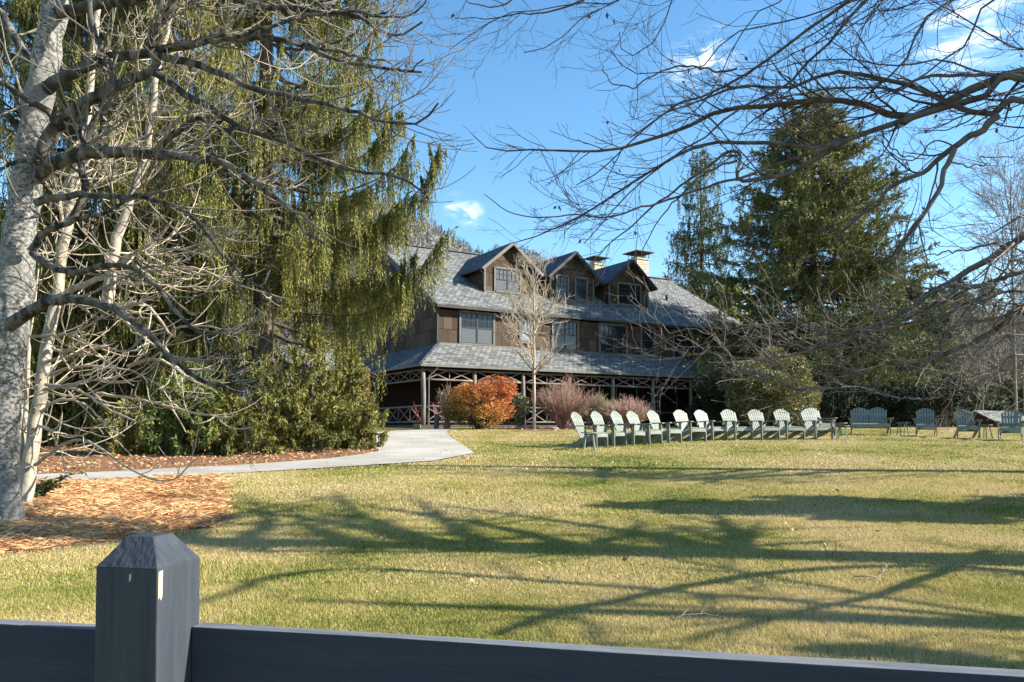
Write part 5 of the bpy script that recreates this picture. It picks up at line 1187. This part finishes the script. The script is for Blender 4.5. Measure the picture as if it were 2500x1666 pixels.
# slim bare tree in front of the porch
rg = np.random.default_rng(51)
def bare_tree(name, label, g, H, tr, crown_r, rng, n1=26, n2=160, n3=500, n4=700, trunk_h=.3, mat=None, matt=None, ang=(25, 45), trop=.35, tip=.008, lean=0, group=None, cat='tree', rmin=.01, sides=(6, 4, 3, 3)):
    g = np.asarray(g, float); t = np.linspace(0, 1, 16)
    ct = np.stack([g[0] + lean * t + rng.normal(0, .012 * H / 5, 16) * t, g[1] + rng.normal(0, .012 * H / 5, 16) * t, g[2] - .1 + H * .92 * t], 1)
    rt = tr * (1 - t) ** .8 + tip
    k1, q1 = kids(ct[None], rt[None], n1, rng, (trunk_h, .96), ang, (crown_r * 1.1, crown_r * 1.7), .62, 10, .55, tip * 1.2, (0, 0, trop), .08)
    k2, q2 = kids(k1, q1, n2, rng, (.2, 1), (25, 50), (crown_r * .35, crown_r * .75), .4, 8, .65, tip, (0, 0, trop), .10)
    k3, q3 = kids(k2, q2, n3, rng, (.15, 1), (25, 50), (crown_r * .15, crown_r * .34), .3, 6, .7, tip * .9, (0, 0, trop), .12)
    k4, q4 = kids(k3, q3, n4, rng, (.2, 1), (25, 50), (crown_r * .07, crown_r * .16), .2, 4, .8, tip * .8, (0, 0, trop), .12)
    return tree_obj(name, label, cat, g, [('trunk', *tubes(ct[None], rt[None], 10), mat), ('crown', *join([tubes(k1, q1, 6), tubes(k2, q2, 4), tubes(k3, q3, 3), tubes(k4, q4, 3)]), matt or mat)], group)
m_slim = material('pale_slim_bark', (.46, .39, .30), (.30, .25, .19), scale=3, rough=.85)
bare_tree('slim_tree', 'slim bare tree with pale twigs standing before the porch', G(1304, 35.0), 7.9, .08, 1.95, rg, 34, 230, 600, 500, .32, m_slim, None, (38, 62), .20, .010)
m_rdt = material('reddish_twigs', (.26, .15, .12), (.38, .26, .21), scale=2, rough=.85, island=.3)
def twig_shrub(label, g, rx, h, rng, n=150, group=None, mat=None, n2=1600, tip=.006):
    g = np.asarray(g, float); a = rng.uniform(0, 2*PI, n); e = rng.uniform(0, 1, n) ** .6; t = np.linspace(0, 1, 9)[None, :]
    hh = h * rng.uniform(.7, 1.05, n) * (1 - .35 * e)
    x = g[0] + rng.normal(0, rx * .1, n)[:, None] + (np.cos(a) * rx * e)[:, None] * t ** 1.0; y = g[1] + rng.normal(0, rx * .1, n)[:, None] + (np.sin(a) * rx * e)[:, None] * t
    z = g[2] - .03 + hh[:, None] * t ** .85
    c = np.stack([x, y, z], -1) + rng.normal(0, .012, (n, 9, 3)) * t[..., None]; r = np.tile(.016 * (1 - t) + tip, (n, 1))
    k2, q2 = kids(c, r, n2, rng, (.2, 1), (15, 45), (.25, .75), .45, 6, .7, tip * .9, (0, 0, .15), .12)
    k3, q3 = kids(k2, q2, n2, rng, (.3, 1), (20, 50), (.08, .25), .2, 4, .7, tip * .8, (0, 0, .1), .1)
    return tree_obj('twiggy_shrub', label, 'shrub', g, [('stems', *tubes(c, r, 4), mat or m_rdt), ('twigs', *join([tubes(k2, q2, 3), tubes(k3, q3, 3)]), mat or m_rdt)], group)
twig_shrub('large bare reddish twiggy shrub right of the slim tree', G(1378, 35.8), 1.45, 2.45, rg, 190, None, None, 2600)
twig_shrub('lower bare reddish twiggy shrub behind the left end of the chair row', G(1528, 35.5), 1.1, 1.45, rg, 150, None, material('pinkish_twigs', (.36, .22, .18), (.45, .31, .25), scale=2, rough=.85), 2200)
twig_shrub('low olive twiggy shrub between the two reddish ones', G(1462, 36.2), .95, 1.55, rg, 110, None, material('olive_twigs', (.24, .22, .12), (.33, .28, .17), scale=2, rough=.85), 1500)
twig_shrub('thin dry twiggy shrub between the porch rail and the orange shrub', G(1090, 36.3), .6, 2.3, rg, 26, None, material('dry_twigs', (.33, .24, .18), (.4, .3, .22), scale=2, rough=.85), 260)

# bare background trees at the right
m_gt = material('grey_bare_bark', (.17, .15, .135), (.25, .22, .195), scale=.5, rough=.9)
BT = [(2480, 345, 42, 3.9, 'rounded bare tree crown against the sky at the right edge'), (2330, 760, 60, 3.2, 'bare tree among the pines'), (2400, 800, 55, 3.2, 'bare grey tree left of the cottage chimney line'), (2440, 850, 66, 3.4, 'bare grey tree right behind the cottage'), (2210, 860, 58, 3.2, 'bare tree between hemlock and pines'),
      (2500, 760, 60, 3.6, 'bare tree at the right edge below the rounded crown'), (2130, 880, 62, 3.0, 'bare tree low behind the hemlock'), (2290, 900, 75, 3.4, 'distant bare tree behind the rhododendrons'), (2370, 700, 78, 4.0, 'tall thin bare tree behind the pines'), (2560, 650, 62, 5, 'bare tree just beyond the right edge')]
for i, (px, ty, d, cr_, lb) in enumerate(BT):
    H_ = (HOR - ty) / FPX * d
    bare_tree('bare_tree', lb, G(px, d), H_, .0035 * H_ + .03, cr_, np.random.default_rng(70 + i), 30, 260, 900, 2600 if i == 0 else 1100, .25, m_gt, None, (25, 55), .15, .014, group='bare trees behind the lawn at the right')
# trees behind the lodge, only their tops show
for i, (px, ty, d, cr_, lb) in enumerate([(1640, 640, 78, 3, 'bare tree top over the roof beside the chimney'), (1330, 604, 95, 3, 'faint bare tree top above the roof valley between the dormers')]):
    bare_tree('bare_tree', lb, G(px, d), (HOR - ty) / FPX * d, .25, cr_, np.random.default_rng(90 + i), 24, 200, 700, 900, .4, m_gt, None, (25, 55), .15, .02)

# rocks by the slim tree and fallen twigs on the lawn
m_rock = material('grey_rock', (.30, .28, .25), (.18, .165, .15), scale=3, rough=.95, bump=.6, bscale=8)
import bmesh
def rock(lb, g, s, seed):
    bm = bmesh.new(); bmesh.ops.create_icosphere(bm, subdivisions=3, radius=1); r = np.random.default_rng(seed); ph = r.uniform(0, 6, 6)
    for v in bm.verts:
        c = v.co; k = 1 + .16 * math.sin(2.3*c.x + ph[0] + 2*c.y) + .12 * math.sin(3.1*c.y + ph[1] + 2.2*c.z) + .07 * math.sin(6*c.x + 5*c.z + ph[2])
        v.co = Vector((c.x*s[0]*k, c.y*s[1]*k, max(c.z, -.4)*s[2]*k))
    me = bpy.data.meshes.new('rock'); bm.to_mesh(me); bm.free(); smooth(me)
    tag(link('rock', me, m_rock, None, g), lb, 'rock', 'rocks in the shrub bed')
rock('flat grey rock at the foot of the slim tree', G(1292, 35.4), (.5, .35, .16), 1)
rock('low rounded rock right of the slim tree', G(1345, 34.9), (.38, .25, .12), 2)
rock('small rock at the edge of the shrub bed', G(1180, 34.6), (.2, .16, .07), 3)
rg = np.random.default_rng(61)
b_tan2 = material('grey_fallen_twig_bark', (.26, .23, .19), (.18, .15, .12), scale=5)
FT = [([(1905, 1330), (1925, 1365), (1935, 1352)], 'forked pale twig sticking up from the shaded lawn'), ([(2005, 1318), (2018, 1345), (2030, 1362)], 'pale leaning twig beside the tall thin one on the lawn'), ([(2040, 1322), (2042, 1345), (2044, 1362)], 'short upright pale twig on the lawn'),
      ([(2085, 1410), (2120, 1418), (2145, 1410), (2168, 1392)], 'curved fallen twig on the sunny lawn'), ([(1640, 1515), (1700, 1513), (1770, 1511)], 'long straight fallen twig near the fence')]
for i, (pts, lb) in enumerate(FT):
    pm = PG(pts[len(pts) // 2][0], max(p[1] for p in pts)); dep = pm[1]
    q = [np.array(P(x, y, dep)) for x, y in pts]
    if i in (3, 4): q = [PG(x, y + 3) + [0, 0, .02 + .03 * (k % 2)] for k, (x, y) in enumerate(pts)]
    c = resample(q, 12, .003, rg); c2, r2_ = kids(c[None], np.full((1, 12), .006), 4, rg, (.2, .9), (30, 60), (.08, .2), .3, 5, .7, .003)
    V_, F_ = join([tubes(c[None], np.linspace(.0055, .0025, 12)[None], 5), tubes(c2, r2_, 4)]); b_ = c[0]
    tag(link('fallen_twig', mesh_from('fallen_twig', V_ - b_, F_), b_tan2, None, tuple(b_)), lb, 'twig', 'fallen twigs on the lawn')
